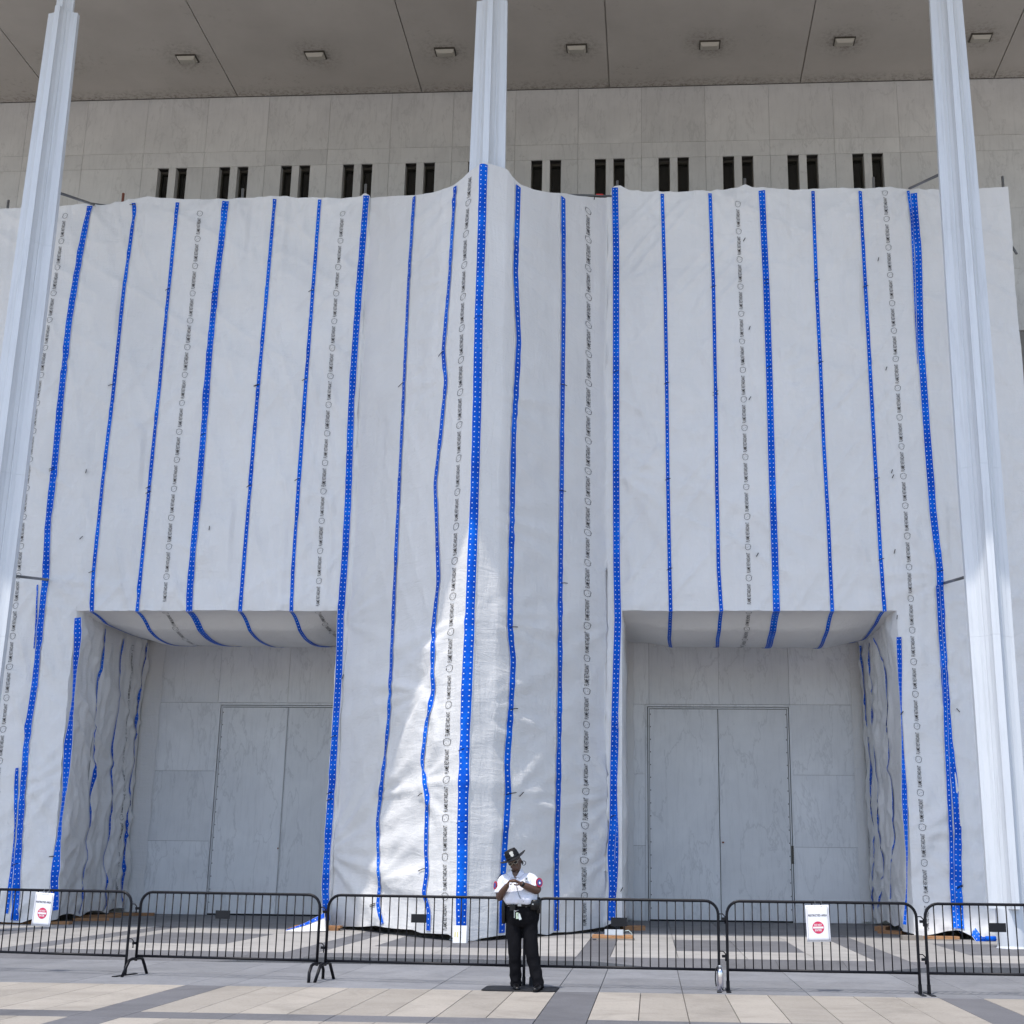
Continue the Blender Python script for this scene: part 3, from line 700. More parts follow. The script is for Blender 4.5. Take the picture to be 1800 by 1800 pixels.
# soffit tapes
for S, xs in ((SOL, [(161, 0), (241, 0), (333, 1), (422, 0), (512, 0)]), (SOR, [(1179, 0), (1268, 0), (1365, 1), (1463, 0), (1552, 0)])):
    for x, wd in xs:
        X, _ = px(x, 1075); sg_ = -1
        tape(S, [(X, .02), (X-.02, 1.5), (X+.05, 3.2), (X, 5.2)], bool(wd), .012)
def onwall(SW, pts):
    S, L, (x0, y0, dx, dy) = SW; out = []
    for x, y in pts:
        r = ray(x, y); # intersect vertical plane through (x0,y0) dir (dx,dy)
        t = (x0*dy-y0*dx)/(r.x*dy-r.y*dx); out.append((min(L-.05, max(.05, (r.x*t-x0)*dx+(r.y*t-y0)*dy)), CAMH+r.z*t))
    return out
WV = lambda a, f, p: (lambda s: a*(.62+.38*np.sin(s*f+p)))
for pts, wd, f_ in (([(175, 1105), (176, 1140), (165, 1210), (158, 1290), (160, 1330), (150, 1400), (143, 1500), (135, 1540), (138, 1560), (131, 1606)], False, WV(1.3, 2, 0)),
    ([(212, 1124), (205, 1150), (203, 1200), (198, 1250), (191, 1310), (192, 1330), (187, 1400), (182, 1470), (174, 1510), (170, 1560), (172, 1598)], False, WV(1.3, 1.6, 2)),
    ([(248, 1130), (240, 1200), (235, 1260), (228, 1330), (220, 1400), (220, 1440), (208, 1500), (203, 1560), (205, 1592)], True, WV(1.4, 1.9, 4))):
    tape(SWL[0], onwall(SWL, pts), wd, .02, f_)
for pts, wd, f_ in (([(1522, 1135), (1523, 1180), (1526, 1240), (1532, 1330), (1538, 1400), (1545, 1500), (1540, 1600)], True, WV(1.5, 2, 0)),
    ([(1538, 1130), (1542, 1250), (1548, 1360), (1553, 1420), (1560, 1520), (1556, 1600)], False, WV(1.5, 2.6, 2)),
    ([(1549, 1122), (1561, 1180), (1562, 1240), (1566, 1350), (1572, 1430), (1578, 1580)], False, WV(1.6, 2.2, 4))):
    tape(SWR[0], onwall(SWR, pts), wd, .02, f_)
# ---- printed lettering
def text_mesh_data(body, size, toff=.003):
    cu = bpy.data.curves.new('t', 'FONT'); cu.body = body; cu.size = size; cu.resolution_u = 2; cu.align_x = 'LEFT'; cu.offset = toff
    o = bpy.data.objects.new('t', cu); COL.objects.link(o)
    dg = bpy.context.evaluated_depsgraph_get(); me = bpy.data.meshes.new_from_object(o.evaluated_get(dg))
    v = np.zeros(len(me.vertices)*3); me.vertices.foreach_get('co', v); v = v.reshape(-1, 3)
    f = [tuple(p.vertices) for p in me.polygons]
    bpy.data.objects.remove(o); bpy.data.curves.remove(cu); bpy.data.meshes.remove(me)
    return v, f
TV, TF = text_mesh_data('FLAME RETARDANT', 1.0)
TV[:, 0] -= TV[:, 0].min(); TV[:, 1] -= TV[:, 1].min()
TV[:, 0] *= .47/TV[:, 0].max(); TV[:, 1] *= .082/TV[:, 1].max(); TV[:, 1] -= .041
LV, LF = [], []
def arc(cx, cy, r, a0, a1, th, n):
    b = len(LV)
    for i in range(n+1):
        a = a0+(a1-a0)*i/n
        LV.append((cx+(r-th)*math.cos(a), cy+(r-th)*math.sin(a))); LV.append((cx+(r+th)*math.cos(a), cy+(r+th)*math.sin(a)))
    for i in range(n): LF.append((b+2*i, b+2*i+1, b+2*i+3, b+2*i+2))
arc(0, 0, .063, .95, 5.2, .0040, 18)
for i, a in enumerate(np.linspace(-1.0, .8, 5)): arc(.066*math.cos(a), .066*math.sin(a), .017, a-1.7, a+1.5, .0032, 6)
arc(-.012, .02, .005, 0, 6.28, .002, 6); arc(.016, -.018, .005, 0, 6.28, .002, 6)
LV = np.array(LV)
def lettering(S, pts, phase=0, pitch=.728):
    P, s = resample(pts, .02); P = P[::-1]      # bottom to top
    P = P.copy()
    ker = np.ones(15)/15
    L = s[-1]; vs = []; fs = []; nb = 0
    T = np.gradient(P, axis=0); T /= np.linalg.norm(T, axis=1)[:, None]+1e-9
    def mapto(v2, a):
        q = np.clip(v2[:, 0]+a, 0, L); i = np.interp(q, s, np.arange(len(s)))
        cxx = np.interp(i, np.arange(len(s)), P[:, 0]); cyy = np.interp(i, np.arange(len(s)), P[:, 1])
        tx = np.interp(i, np.arange(len(s)), T[:, 0]); ty = np.interp(i, np.arange(len(s)), T[:, 1])
        return S(cxx-ty*v2[:, 1], cyy+tx*v2[:, 1], .010)
    a = phase
    while a < L:
        vs = []; fs = []; nb = 0
        if a+.48 < L: vs.append(mapto(TV, a)); fs = fs+TF; nb = len(TV)
        if a+.67 < L: vs.append(mapto(LV, a+.60)); fs = fs+[tuple(i+nb for i in f) for f in LF]
        if vs:
            me = bpy.data.meshes.new('lettering'); me.from_pydata(np.concatenate(vs).tolist(), [], fs); me.update()
            sh(me, 'lettering', MT['print'])
        a += pitch
TL = [([(116, 366), (62, 730), (44, 880), (30, 1040), (10, 1240), (-12, 1450)], .1),
 ([(353, 354), (338, 520), (315, 760), (300, 920), (288, 1073)], .2), ([(604, 352), (592, 500), (580, 670), (566, 900), (558, 1073)], .1),
 ([(827, 304), (818, 420), (812, 560), (806, 800), (798, 1010), (793, 1090), (786, 1300), (782, 1480), (782, 1640)], .05),
 ([(1034, 348), (1035, 600), (1033, 1000), (1030, 1400), (1027, 1520), (1027, 1630)], .03), ([(1296, 334), (1302, 520), (1310, 800), (1316, 1000), (1317, 1073)], .15),
 ([(1555, 334), (1570, 560), (1583, 760), (1597, 980), (1607, 1180), (1617, 1380), (1627, 1560), (1630, 1644)], .1)]
for pts, ph in TL: lettering(FR, on_sheet(pts, .01), ph)
lettering(SWL[0], onwall(SWL, [(228, 1132), (218, 1240), (207, 1400), (198, 1500), (191, 1590)]), .1)
lettering(SWR[0], onwall(SWR, [(1510, 1140), (1513, 1200), (1520, 1290), (1528, 1500), (1530, 1580)]), .1)
for S, x in ((SOL, 288), (SOL, 557), (SOR, 1317)):
    X, _ = px(x, 1075); lettering(S, [(X, .05), (X, 5.2)], .1)
# short black cable ties poking through the fabric
for (x, y, a) in [(155, 835, 80), (144, 950, 50), (372, 935, 90), (1306, 428, 60), (1542, 462, 75), (1566, 833, 70), (1556, 653, 70), (1570, 975, 75), (1316, 705, 60), (1329, 980, 60), (1316, 582, 70),
    (1306, 640, 80), (1575, 1090, 80), (1582, 1257, 50), (1680, 1246, -50), (605, 1195, 80), (905, 1400, 60), (1567, 842, 60), (870, 1545, 60), (92, 1506, 10), (1091, 1567, 60), (1040, 352, 80)]:
    X, Z = px(x, y); a *= D; p = front(np.array([X, X+.10*math.cos(a)]), np.array([Z, Z+.10*math.sin(a)]), .03)
    b = MB(); b.tube([p[0], p[1]], .009, 5); sh(b.mesh('cable_tie'), 'cable_tie', MT['print'])
for t in W+Nn_:      # dark tie-wire knots across the tapes at the ledgers
    for _ in range(3):
        i = random.randrange(1, len(t)-1); x, y = t[i][0], t[i][1]+random.uniform(-6, 6)
        X, Z = px(x, y); p = front(np.array([X-.07, X, X+.06]), np.array([Z-.03, Z+.005, Z+.02]), .026)
        b = MB(); b.tube(list(p), .008, 5); sh(b.mesh('tie_wire'), 'tie_wire', MT['print'])
# loose ends
def flap(pts3, name, m=None, sub=8):
    """pts3: two polylines of equal length spanning a strip"""
    A, B = [np.array(q, float) for q in pts3]; n = len(A); t = np.linspace(0, 1, sub)[:, None, None]
    P = A[None]*(1-t)+B[None]*t; k = np.linspace(0, n-1, n*6)
    Pf = np.stack([np.stack([np.interp(k, np.arange(n), P[j, :, c]) for c in range(3)], -1) for j in range(sub)], 0)
    Pf[:, :, 1] += .03*np.sin(Pf[:, :, 0]*9+Pf[:, :, 2]*5)
    return Pf
a = atY(566, 1590, FY-.05); tip = atZ(500, 1636, ZU+.02)
top = [tuple(tip), (tip.x+.35, tip.y+.12, ZU+.15), (tip.x+.75, tip.y+.35, ZU+.38), (a.x, FY-.04, a.z)]
botl = [(tip.x+.02, tip.y-.05, ZU+.012), (tip.x+.45, tip.y-.05, ZU+.014), (tip.x+.85, tip.y+.1, ZU+.02), (a.x+.06, FY-.10, ZU+.06)]
P = flap((top, botl), 'loose_flap'); sh(grid_mesh('loose_flap', P), 'loose_flap', MT['sheet'])
q = P[0:3].copy(); q[:, :, 1] -= .012; q[:, :, 2] += .004
nv, nu, _ = q.shape; uv = np.zeros((nv, nu, 2)); uv[..., 0] = np.linspace(-.045, .045, nv)[:, None]; uv[..., 1] = (np.arange(nu)*.06)[None]
sh(grid_mesh('blue_tape', q, uv), 'blue_tape', MT['tape1'])
p0 = atY(1686, 1630, FY-.06); p1 = atZ(1722, 1652, ZU+.03); p2 = atZ(1756, 1655, ZU+.03)
stp = np.array([[p0.x-.04, p0.y-.02, p0.z+.1], [p0.x+.05, p0.y-.10, p0.z-.08], [(p0.x+p1.x)/2, (p0.y+p1.y)/2, .38], [p1.x, p1.y, ZU+.03], [p2.x-.1, p1.y+.02, ZU+.02]])
k = np.linspace(0, 4, 30); cl = np.stack([np.interp(k, range(5), stp[:, c]) for c in range(3)], -1)
A = np.stack([cl+np.array([.055, -.01, .062])*(c) for c in np.linspace(-1, 1, 5)], 0); uv = np.zeros((5, 30, 2)); uv[..., 0] = np.linspace(-.084, .084, 5)[:, None]; uv[..., 1] = np.linspace(0, 2.2, 30)[None]
sh(grid_mesh('tape_tail', A, uv), 'tape_tail', MT['tape2'])
b = MB(); b.tube([(p2.x-.13, p1.y, ZU+.055), (p2.x+.07, p1.y+.03, ZU+.055)], .05, 14); sh(b.mesh('tape_roll', True), 'tape_roll', MT['tape2'])
fl2 = [tuple(atY(1690, 1600, FY-.05)), tuple(atY(1712, 1610, FY-.1)), tuple(atY(1735, 1622, FY-.2))]
# ================================================================== SCAFFOLD
scaf = empty('scaffold', (0, FY, 0)); tag(scaf, 'steel tube scaffold hidden behind the white sheeting with pole ends showing on top', 'scaffold')
def sc(mb, name, m): o = mb.build(name, m, scaf, (0, -FY, 0), True); return o
for x, y, m in ((15, 352, 'steel'), (217, 348-8, 'rust'), (427, 332, 'steel'), (643, 324, 'steel'), (1085, 318, 'steel'), (1309, 314, 'steel'), (1535, 312, 'steel'), (1762, 310, 'steel')):
    p = atY(x, y, FY+.12); inp = PL[0] < p.x < PL[1] or PR[0] < p.x < PR[1]; zb_ = PZ+.35 if inp else ZU+.06
    b = MB(); b.tube([(p.x, FY+.12, zb_), (p.x, FY+.12, p.z)], .034, 10); sc(b, 'standard_pole', MT[m])
    b = MB(); b.tube([(p.x, FY+1.6, zb_), (p.x, FY+1.6, 17.3)], .024, 8); sc(b, 'standard_pole', MT['steel'])
for z in LEV:
    for (a, b_) in ((-16.5, -7.3), (-.6, 8.7)):
        if z < 7 : continue
        b = MB(); b.tube([(a, FY+.2, z-.35), (b_, FY+.2, z-.35)], .024, 8); sc(b, 'ledger_pole', MT['steel'])
def pole(p, q, m, name='brace_pole', r=.032):
    m = 'tube' if m == 'steel' else m; b = MB(); b.tube([p, q], r, 10); return sc(b, name, MT[m])
pole(atY(970, 342, FY-.4), atY(1078, 345, FY-.02), 'steel', 'ledger_pole'); pole(atY(1048, 343, FY-.12), atY(1060, 343.4, FY-.08), 'red', 'pole_clamp', .036)
pole(atY(104, 339, 26.4), atY(166, 360, FY-.04), 'steel'); pole(atY(160, 358, FY-.1), atY(196, 363, FY+.2), 'steel')
pole(atY(1655, 305, 26.5), atY(1599, 331, FY-.03), 'steel')
pole(atY(22, 1012, 27.0), atY(84, 1019, FY-.1), 'steel'); pole(atY(1698, 1014, 27.2), atY(1660, 1025, FY-.05), 'steel')
pole(atY(1778, 432, FY+.3), atY(1787, 446, FY+.2), 'steel')

# ================================================================== small things at the foot of the sheeting
def board(name, x, y, z, lx, ly, lz, rz, label, m='wood', cat='board', group=None):
    b = MB(); b.box(-lx/2, lx/2, -ly/2, ly/2, 0, lz); o = b.build(name, MT[m]); o.location = (x, y, z); o.rotation_euler = (0, 0, rz)
    tag(o, label, cat, group); return o
GB = 'timber sole boards under the scaffold'
p = atZ(572, 1640, ZU)
board('wooden_board', -7.10, 28.75, ZU, 1.05, .24, .05, .04, 'orange-brown timber board on the paving under the centre sheeting left corner, lower of two', group=GB)
board('wooden_board', -7.02, 28.77, ZU+.052, .98, .22, .045, -.02, 'orange-brown timber board under the centre sheeting left corner, lying on another board', group=GB)
board('wooden_board', -.75, 26.9, ZU+.03, .80, .26, .06, 0, 'pale orange board below the grey junction box on the paving', group=GB)
board('wooden_board', -.70, 26.9, ZU, .74, .28, .028, 0, 'thin dark board under the pale orange board beside the right doorway', 'wood_grey', group=GB)
board('wooden_board', -.42, 30.6, ZU, .5, .3, .10, .3, 'rough timber block at the left foot of the right doorway', group=GB)
board('wooden_board', -13.55, 29.7, ZU, 1.5, .24, .06, .03, 'long brown board under the sheet below the left notice', group=GB)
board('wooden_board', -13.05, 31.4, ZU, .8, .24, .06, .5, 'short brown board at the left doorway edge beside the long board', group=GB)
board('wooden_board', -13.55, 33.0, ZU, 1.1, .28, .07, .4, 'brown board midway along the left doorway sheet wall', group=GB)
board('wooden_board', -13.2, 34.3, ZU, 1.1, .25, .07, .25, 'brown board deepest inside the left doorway', group=GB)
board('wooden_board', 5.28, 32.0, ZU, .55, .25, .10, 1.2, 'dark brown timber offcut deepest inside the right doorway', group=GB)
board('wooden_board', 5.25, 30.6, ZU, .6, .2, .07, -.7, 'brown timber board inside the right doorway behind the sheet corner', group=GB)
board('wooden_board', 5.25, 28.3, ZU, .42, .2, .09, .02, 'weathered grey timber block under the right sheet corner', 'wood_grey', group=GB)
board('wooden_board', 5.82, 28.45, ZU+.02, .78, .18, .055, 0, 'reddish board beside the grey block under the right sheet corner', group=GB)
jb = empty('junction_box', (-.72, 26.85, ZU+.09)); tag(jb, 'grey electrical box with cable on a board beside the right doorway', 'junction box')
b = MB(); b.box(-.19, .17, -.08, .08, 0, .10); b.build('case', mat('grey_box', (.5, .53, .56), .4), jb)
b = MB(); b.tube([(.17, 0, .07), (.27, 0, .09), (.33, .02, .04), (.35, .04, -.05), (.30, .05, -.08)], .009, 6); b.build('cable', mat('pale_cable', (.5, .6, .58), .5), jb, smooth=True)
b = MB(); b.box(-.17, .15, -.083, -.0805, .01, .09); b.build('cover', mat('grey_cover', (.56, .59, .62), .35), jb)
# white board leaning on the centre sheet
p = atZ(809, 1657, ZU)
wb = empty('leaning_panel', (p.x, p.y-.10, ZU)); wb.rotation_euler = (-.10, 0, -.06); tag(wb, 'small white box panel with faded yellow stripes leaning below the centre blue tape', 'panel')
b = MB(); b.box(-.125, .125, -.02, .02, 0, .305); b.build('panel', mat('white_plastic', (.82, .82, .82), .4), wb)
for x in (-.085, -.04): b = MB(); b.box(x-.012, x+.012, -.0225, -.0205, .10, .19); b.build('yellow_stripe', mat('faded_yellow', (.72, .66, .30), .5), wb)
b = MB(); b.box(.03, .034, -.0225, -.0205, .08, .2); b.box(.055, .057, -.0225, -.0205, .08, .2); b.build('grey_line', mat('faint_grey', (.62, .60, .64), .5), wb)
b = MB(); b.box(.1252, .15, -.012, .03, .0, .31); b.build('edge', mat('grey_edge', (.30, .32, .36), .5), wb)
# black name plates etc are parts of the barricades

# ================================================================== BARRICADES
bar_cache = {}
def barricade(p0, p1, label, footL, footR, n=21, plate=.53):
    p0, p1 = Vector((*p0, 0)), Vector((*p1, 0)); L = (p1-p0).length; rz = math.atan2(p1.y-p0.y, p1.x-p0.x)
    t = empty('crowd_barrier', p0, rz); tag(t, label, 'barricade', 'black crowd barriers across the plaza')
    r = .019; R = .17; zt, zb = 1.10, .255
    path = [(0, 0, .02), (0, 0, zb)] + [(R-R*math.cos(a), 0, zt-R+R*math.sin(a)) for a in np.linspace(0, math.pi/2, 8)] + \
           [(L-R+R*math.sin(a), 0, zt-R+R*math.cos(a)) for a in np.linspace(0, math.pi/2, 8)] + [(L, 0, zb), (L, 0, .02)]
    if footL == 'U': path = path[1:]; path[0] = (0, 0, .19)
    if footR == 'U': path = path[:-1]; path[-1] = (L, 0, .19)
    b = MB(); b.tube(path, r, 10); b.build('frame', MT['black'], t, smooth=True)
    b = MB(); b.tube([(0, 0, zb), (L, 0, zb)], r*.95, 10); b.build('bottom_rail', MT['black'], t, smooth=True)
    if 'bar' not in bar_cache:
        b = MB(); b.tube([(0, 0, 0), (0, 0, 1)], .0082, 6); bar_cache['bar'] = b.mesh('bar', True); bar_cache['bar'].materials.append(MT['black'])
    for i in range(n):
        x = L*(i+1)/(n+1); zz = zt
        if x < R: zz = zt-R+math.sqrt(max(0, R*R-(R-x)**2))
        if L-x < R: zz = zt-R+math.sqrt(max(0, R*R-(R-(L-x))**2))
        o = link('bar', bar_cache['bar'], None, t, (x, 0, zb)); o.scale = (1, 1, zz-zb)
    for x, ft in ((0, footL), (L, footR)):
        s = 1 if x == 0 else -1
        b = MB()
        if ft == 'U':
            b.tube([(x-.02*s, -.30, .0), (x, -.25, .12), (x, -.18, .205), (x, -.11, .22), (x, .11, .22), (x, .18, .205), (x, .25, .12), (x+.02*s, .30, .0)], .021, 10)
            o = b.build('foot', MT['black'], t, smooth=True)
            o.rotation_euler = (0, 0, 0)
        elif ft == 'F':
            b.add([(x-.03, -.27, .0), (x+.03, -.27, .0), (x+.03, .27, .0), (x-.03, .27, .0), (x-.03, -.27, .012), (x+.03, -.27, .012), (x+.03, .27, .012), (x-.03, .27, .012)],
                  [(0, 3, 2, 1), (4, 5, 6, 7), (0, 1, 5, 4), (1, 2, 6, 5), (2, 3, 7, 6), (3, 0, 4, 7)])
            b.tube([(x, 0, .012), (x, 0, .12)], .024, 10); b.build('foot', MT['black'], t)
        elif ft == 'D':
            b.lathe([(.10, 0), (.105, .015), (.03, .03), (.026, .12)], x, -.02, 16); b.build('foot', MT['blackmatte'], t)
    # hooks and lugs that join the panels
    for z in (.88, .42):
        b = MB(); b.tube([(L, 0, z+.06), (L+.055, 0, z+.06), (L+.085, 0, z+.03), (L+.085, 0, z-.06)], .008, 6); b.build('hook', MT['black'], t, smooth=True)
        b = MB(); b.box(-.072, -.015, -.015, .015, z-.017, z+.017); b.build('lug', MT['black'], t)
    if plate:
        x0 = L*plate; b = MB(); b.box(x0-.105, x0+.105, -.018, -.009, .765, .875); b.build('name_plate', MT['blackmatte'], t)
    return t, L, rz
BR = [((-9.90, 19.18), (-7.20, 18.66), 'black steel barrier at the far left with a notice hanging on it', 'F', 'F', .2),
 ((-7.08, 18.70), (-4.47, 18.34), 'black steel barrier second from the left in front of the left doorway', 'U', 'U', .47),
 ((-4.36, 18.36), (-1.66, 18.02), 'black steel barrier between the left doorway barrier and the guard', 'U', 'F', .47),
 ((-1.56, 18.02), (.86, 17.90), 'black steel barrier right of the guard with the metal bottle at its end', 'D', 'F', .47),
 ((.97, 17.90), (3.38, 17.86), 'black steel barrier with a notice hanging on it in front of the right doorway', 'F', 'F', .47),
 ((3.49, 17.86), (6.00, 17.88), 'black steel barrier at the far right before the white column', 'F', 'F', .36)]
BO = [barricade(*b_[:5], plate=b_[5]) for b_ in BR]
# notices
MT['paper'] = mat('white_paper', (.80, .80, .84), .5); MT['signred'] = mat('notice_red', (.62, .03, .10), .5); MT['ink'] = mat('notice_ink', (.03, .03, .05), .6)
def flat_text(body, w_, h_, x, z, m, parent, y=-.004, name='lettering'):
    v, f = text_mesh_data(body, 1.0, .022); v[:, 0] -= (v[:, 0].min()+v[:, 0].max())/2; v[:, 1] -= (v[:, 1].min()+v[:, 1].max())/2
    sx = w_/(v[:, 0].max()-v[:, 0].min()); sz = h_/(v[:, 1].max()-v[:, 1].min())
    b = MB(); b.add([(x+a*sx, y, z+c*sz) for a, c, _ in v], f); return b.build(name, m, parent)
def notice(x, y, bi, label, tilt):
    p0, p1 = BR[bi][0], BR[bi][1]; L_ = BO[bi][1]; rz = BO[bi][2]
    # find along-barrier position matching the photo
    best = min(np.linspace(0, L_, 400), key=lambda s: abs((lambda P: (CX+FPX*(P.dot(rgt))/P.dot(fwd)))(Vector((p0[0]+s*math.cos(rz), p0[1]+s*math.sin(rz), .9-CAMH)))-x))
    t = empty('notice', (p0[0]+best*math.cos(rz), p0[1]+best*math.sin(rz)-.03, 1.065), rz); t.rotation_euler = (0, tilt, rz); tag(t, label, 'sign', 'restricted area notices')
    w_, h_ = .30, .45
    n, mm = 8, 10; P = np.zeros((mm, n, 3)); 
    for j in range(mm):
        for i in range(n):
            a, c = i/(n-1), j/(mm-1); P[j, i] = (-w_/2+w_*a, .006*math.sin(a*5+c*3)*0 , -h_*c)
    o = link('paper', grid_mesh('paper', P), MT['paper'], t); sol = o.modifiers.new('s', 'SOLIDIFY'); sol.thickness = .002; sol.offset = 0
    b = MB(); e = .018; q = .0022
    for (a, c, d, f) in ((-w_/2+e, w_/2-e, -h_+e, -h_+e+q), (-w_/2+e, w_/2-e, -e-q, -e), (-w_/2+e, -w_/2+e+q, -h_+e, -e), (w_/2-e-q, w_/2-e, -h_+e, -e)): b.box(a, c, -.0038, -.0025, d, f)
    b.build('border', MT['ink'], t)
    flat_text('RESTRICTED AREA', .24, .026, 0, -.125, MT['ink'], t)
    b = MB(); b.add([(.075*math.cos(k*math.pi/16), -.003, -.275+.075*math.sin(k*math.pi/16)) for k in range(32)], [tuple(range(32))]); b.build('red_disc', MT['signred'], t)
    b = MB(); b.box(-.066, .066, -.0055, -.004, -.287, -.264); b.build('white_bar', MT['paper'], t)
    flat_text('DO NOT', .098, .026, 0, -.243, MT['paper'], t, -.005); flat_text('ENTER', .088, .026, 0, -.308, MT['paper'], t, -.005)
    for sx in (-.03, .05): b = MB(); b.tube([(sx, -.004, -.02), (sx+.008, -.01, .02), (sx+.01, .03, .07)], .002, 5); b.build('wire_tie', MT['steel'], t)
    return t
notice(79, 1585, 0, 'white restricted area notice on the far left barrier in front of the blue tape', .04)
notice(1436, 1615, 4, 'white restricted area notice on the barrier in front of the right doorway', -.03)
# bottle by the barrier joint
bp = atZ(1266, 1742, 0)
bt = empty('metal_bottle', (bp.x, bp.y-.04, 0)); tag(bt, 'shiny steel flask standing against the barrier joint right of the guard', 'bottle')
b = MB(); b.lathe([(.036, 0), (.040, .01), (.040, .23), (.036, .25), (.022, .275)], n=20); b.build('flask', mat('polished_steel', (.7, .68, .74), .15, 1), bt, smooth=True)
b = MB(); b.lathe([(.024, .275), (.025, .31), (.018, .315)], n=16); b.build('cap', MT['steel'], bt, smooth=True)
b = MB(); b.tube([(-.03, -.02, .30), (-.055, -.03, .27), (-.062, -.03, .15), (-.052, -.03, .06)], .008, 6); b.build('strap', MT['blackmatte'], bt, smooth=True)

# ================================================================== MAT
mt_ = MB(); hx, hy, r_ = .475, .30, .10; ring = []
for cx_, cy2, a0 in ((hx-r_, hy-r_, 0), (-hx+r_, hy-r_, 90), (-hx+r_, -hy+r_, 180), (hx-r_, -hy+r_, 270)):
    for k in range(6): a = rad(a0+k*18); ring.append((cx_+r_*math.cos(a), cy2+r_*math.sin(a)))
mt_.rings([[(x, y, .001) for x, y in ring], [(x, y, .008) for x, y in ring], [(x*.97, y*.95, .018) for x, y in ring]])
mo = mt_.build('standing_mat', MT['blackmatte']); mo.location = (-1.66, 17.62, 0); mo.rotation_euler = (0, 0, -.02)
tag(mo, 'black rubber standing mat under the guard', 'mat')
# ================================================================== GUARD
def remeshed(mb, name, m, parent, voxel, smooth=6, sub=False):
    o = mb.build(name, m, parent, smooth=True)
    r = o.modifiers.new('r', 'REMESH'); r.mode = 'VOXEL'; r.voxel_size = voxel; r.use_smooth_shade = True
    s = o.modifiers.new('s', 'SMOOTH'); s.factor = .5; s.iterations = smooth
    return o
def ell(cx, cy2, z, rx, ry, n=28, roll=0, pw=1.0, bulge=None):
    out = []
    for k in range(n):
        a = 2*math.pi*k/n; c, s = math.cos(a), math.sin(a)
        x = rx*math.copysign(abs(c)**pw, c); y = ry*math.copysign(abs(s)**pw, s)
        if bulge: r_ = 1+bulge(a); x *= r_; y *= r_
        out.append((cx+x, cy2+y, z+x*math.tan(roll)))
    return out
skin = mat('skin', (.088, .044, .028), .42, spec=.5)
def cloth_mat(name, col, sc, st, rough=.8):
    m = mat(name, col, rough, spec=.15); v = coord(m, (1, 1, .6)); n = noise(m, v, sc, 4, .6, 1.0); bump(m, n, st, .02); return m
shirt_m = cloth_mat('white_uniform_cotton', (.70, .71, .79), 12, .9, .7)
trou_m = cloth_mat('black_uniform_cloth', (.0045, .0045, .0065), 7, 1.0, .85)
gear_m = mat('black_leather', (.004, .004, .005), .35, spec=.35)
GP = atZ(915, 1742, 0)
gd = empty('person', (GP.x, 17.50, 0)); tag(gd, 'security guard in white short-sleeved shirt, black trousers and tilted black hat standing at the barriers', 'person')
# body (head, neck, torso, arms, hands, legs) as one surface
b = MB()
HC = Vector((-.108, -.045, 1.560)); RL = rad(-20)
def hr(x, y, z):       # head-local -> person-local (rolled towards her right, chin down a little)
    v = Vector((x, y, z)); v = Matrix.Rotation(rad(14), 3, 'X') @ v; v = Matrix.Rotation(rad(-12), 3, 'Z') @ v; v = Matrix.Rotation(RL, 3, 'Y') @ v
    return HC+v
prof = [(-.112, .028, .030, -.030), (-.100, .046, .052, -.022), (-.075, .060, .072, -.012), (-.045, .068, .084, -.004), (-.01, .073, .091, 0), (.03, .075, .095, .004), (.07, .073, .093, .006), (.095, .060, .076, .008), (.112, .034, .045, .01)]
b.rings([[hr(rx*math.cos(2*math.pi*k/24), yo+ry*math.sin(2*math.pi*k/24), z) for k in range(24)] for z, rx, ry, yo in prof])
b.tube([hr(0, -.080, .012), hr(0, -.094, -.005), hr(0, -.108, -.030), hr(0, -.098, -.040), hr(0, -.080, -.042)], .012, 8, rs=[.006, .010, .015, .015, .009])    # nose
b.tube([hr(-.016, -.092, -.040), hr(.016, -.092, -.040)], .010, 8)
b.tube([hr(-.026, -.078, -.063), hr(-.010, -.089, -.060), hr(.010, -.089, -.060), hr(.026, -.078, -.063)], .0075, 8)   # lips
b.tube([hr(-.024, -.076, -.073), hr(0, -.087, -.074), hr(.024, -.076, -.073)], .008, 8)
b.tube([hr(0, -.072, -.098), hr(0, -.060, -.106)], .020, 8)
for s in (-1, 1):
    b.tube([hr(s*.073, .004, .022), hr(s*.084, .010, .018), hr(s*.083, .010, -.010), hr(s*.075, .002, -.026)], .009, 8)
    b.tube([hr(s*.050, -.066, -.022), hr(s*.040, -.070, -.030)], .016, 8)
    b.tube([hr(s*.014, -.090, .030), hr(s*.045, -.080, .030)], .009, 8)
b.tube([tuple(hr(0, .012, -.07)), (-.10, -.005, 1.46), (-.09, .0, 1.40)], .055, 16, rs=[.052, .055, .070])
b.rings([ell(-.07, 0, z, rx, ry) for z, rx, ry in ((.98, .15, .11), (1.15, .16, .12), (1.30, .17, .11), (1.40, .13, .08), (1.44, .06, .05))])
RA = [(-.240, .00, 1.345), (-.280, -.02, 1.22), (-.290, -.06, 1.125), (-.245, -.17, 1.19), (-.175, -.255, 1.275)]
LA = [(.110, .00, 1.36), (.165, -.04, 1.28), (.185, -.10, 1.215), (.085, -.20, 1.255), (-.005, -.255, 1.295)]
rr = [.062, .058, .050, .046, .031]
def dens(P, R, n=4):
    q, w_ = [], []
    P = [Vector(p) for p in P]
    for i in range(len(P)-1):
        for j in range(n):
            t = j/n; a0 = P[max(i-1, 0)]; a1 = P[i]; a2 = P[i+1]; a3 = P[min(i+2, len(P)-1)]
            q.append(.5*((2*a1)+(-a0+a2)*t+(2*a0-5*a1+4*a2-a3)*t*t+(-a0+3*a1-3*a2+a3)*t**3)); w_.append(R[i]*(1-t)+R[i+1]*t)
    q.append(P[-1]); w_.append(R[-1]); return q, w_
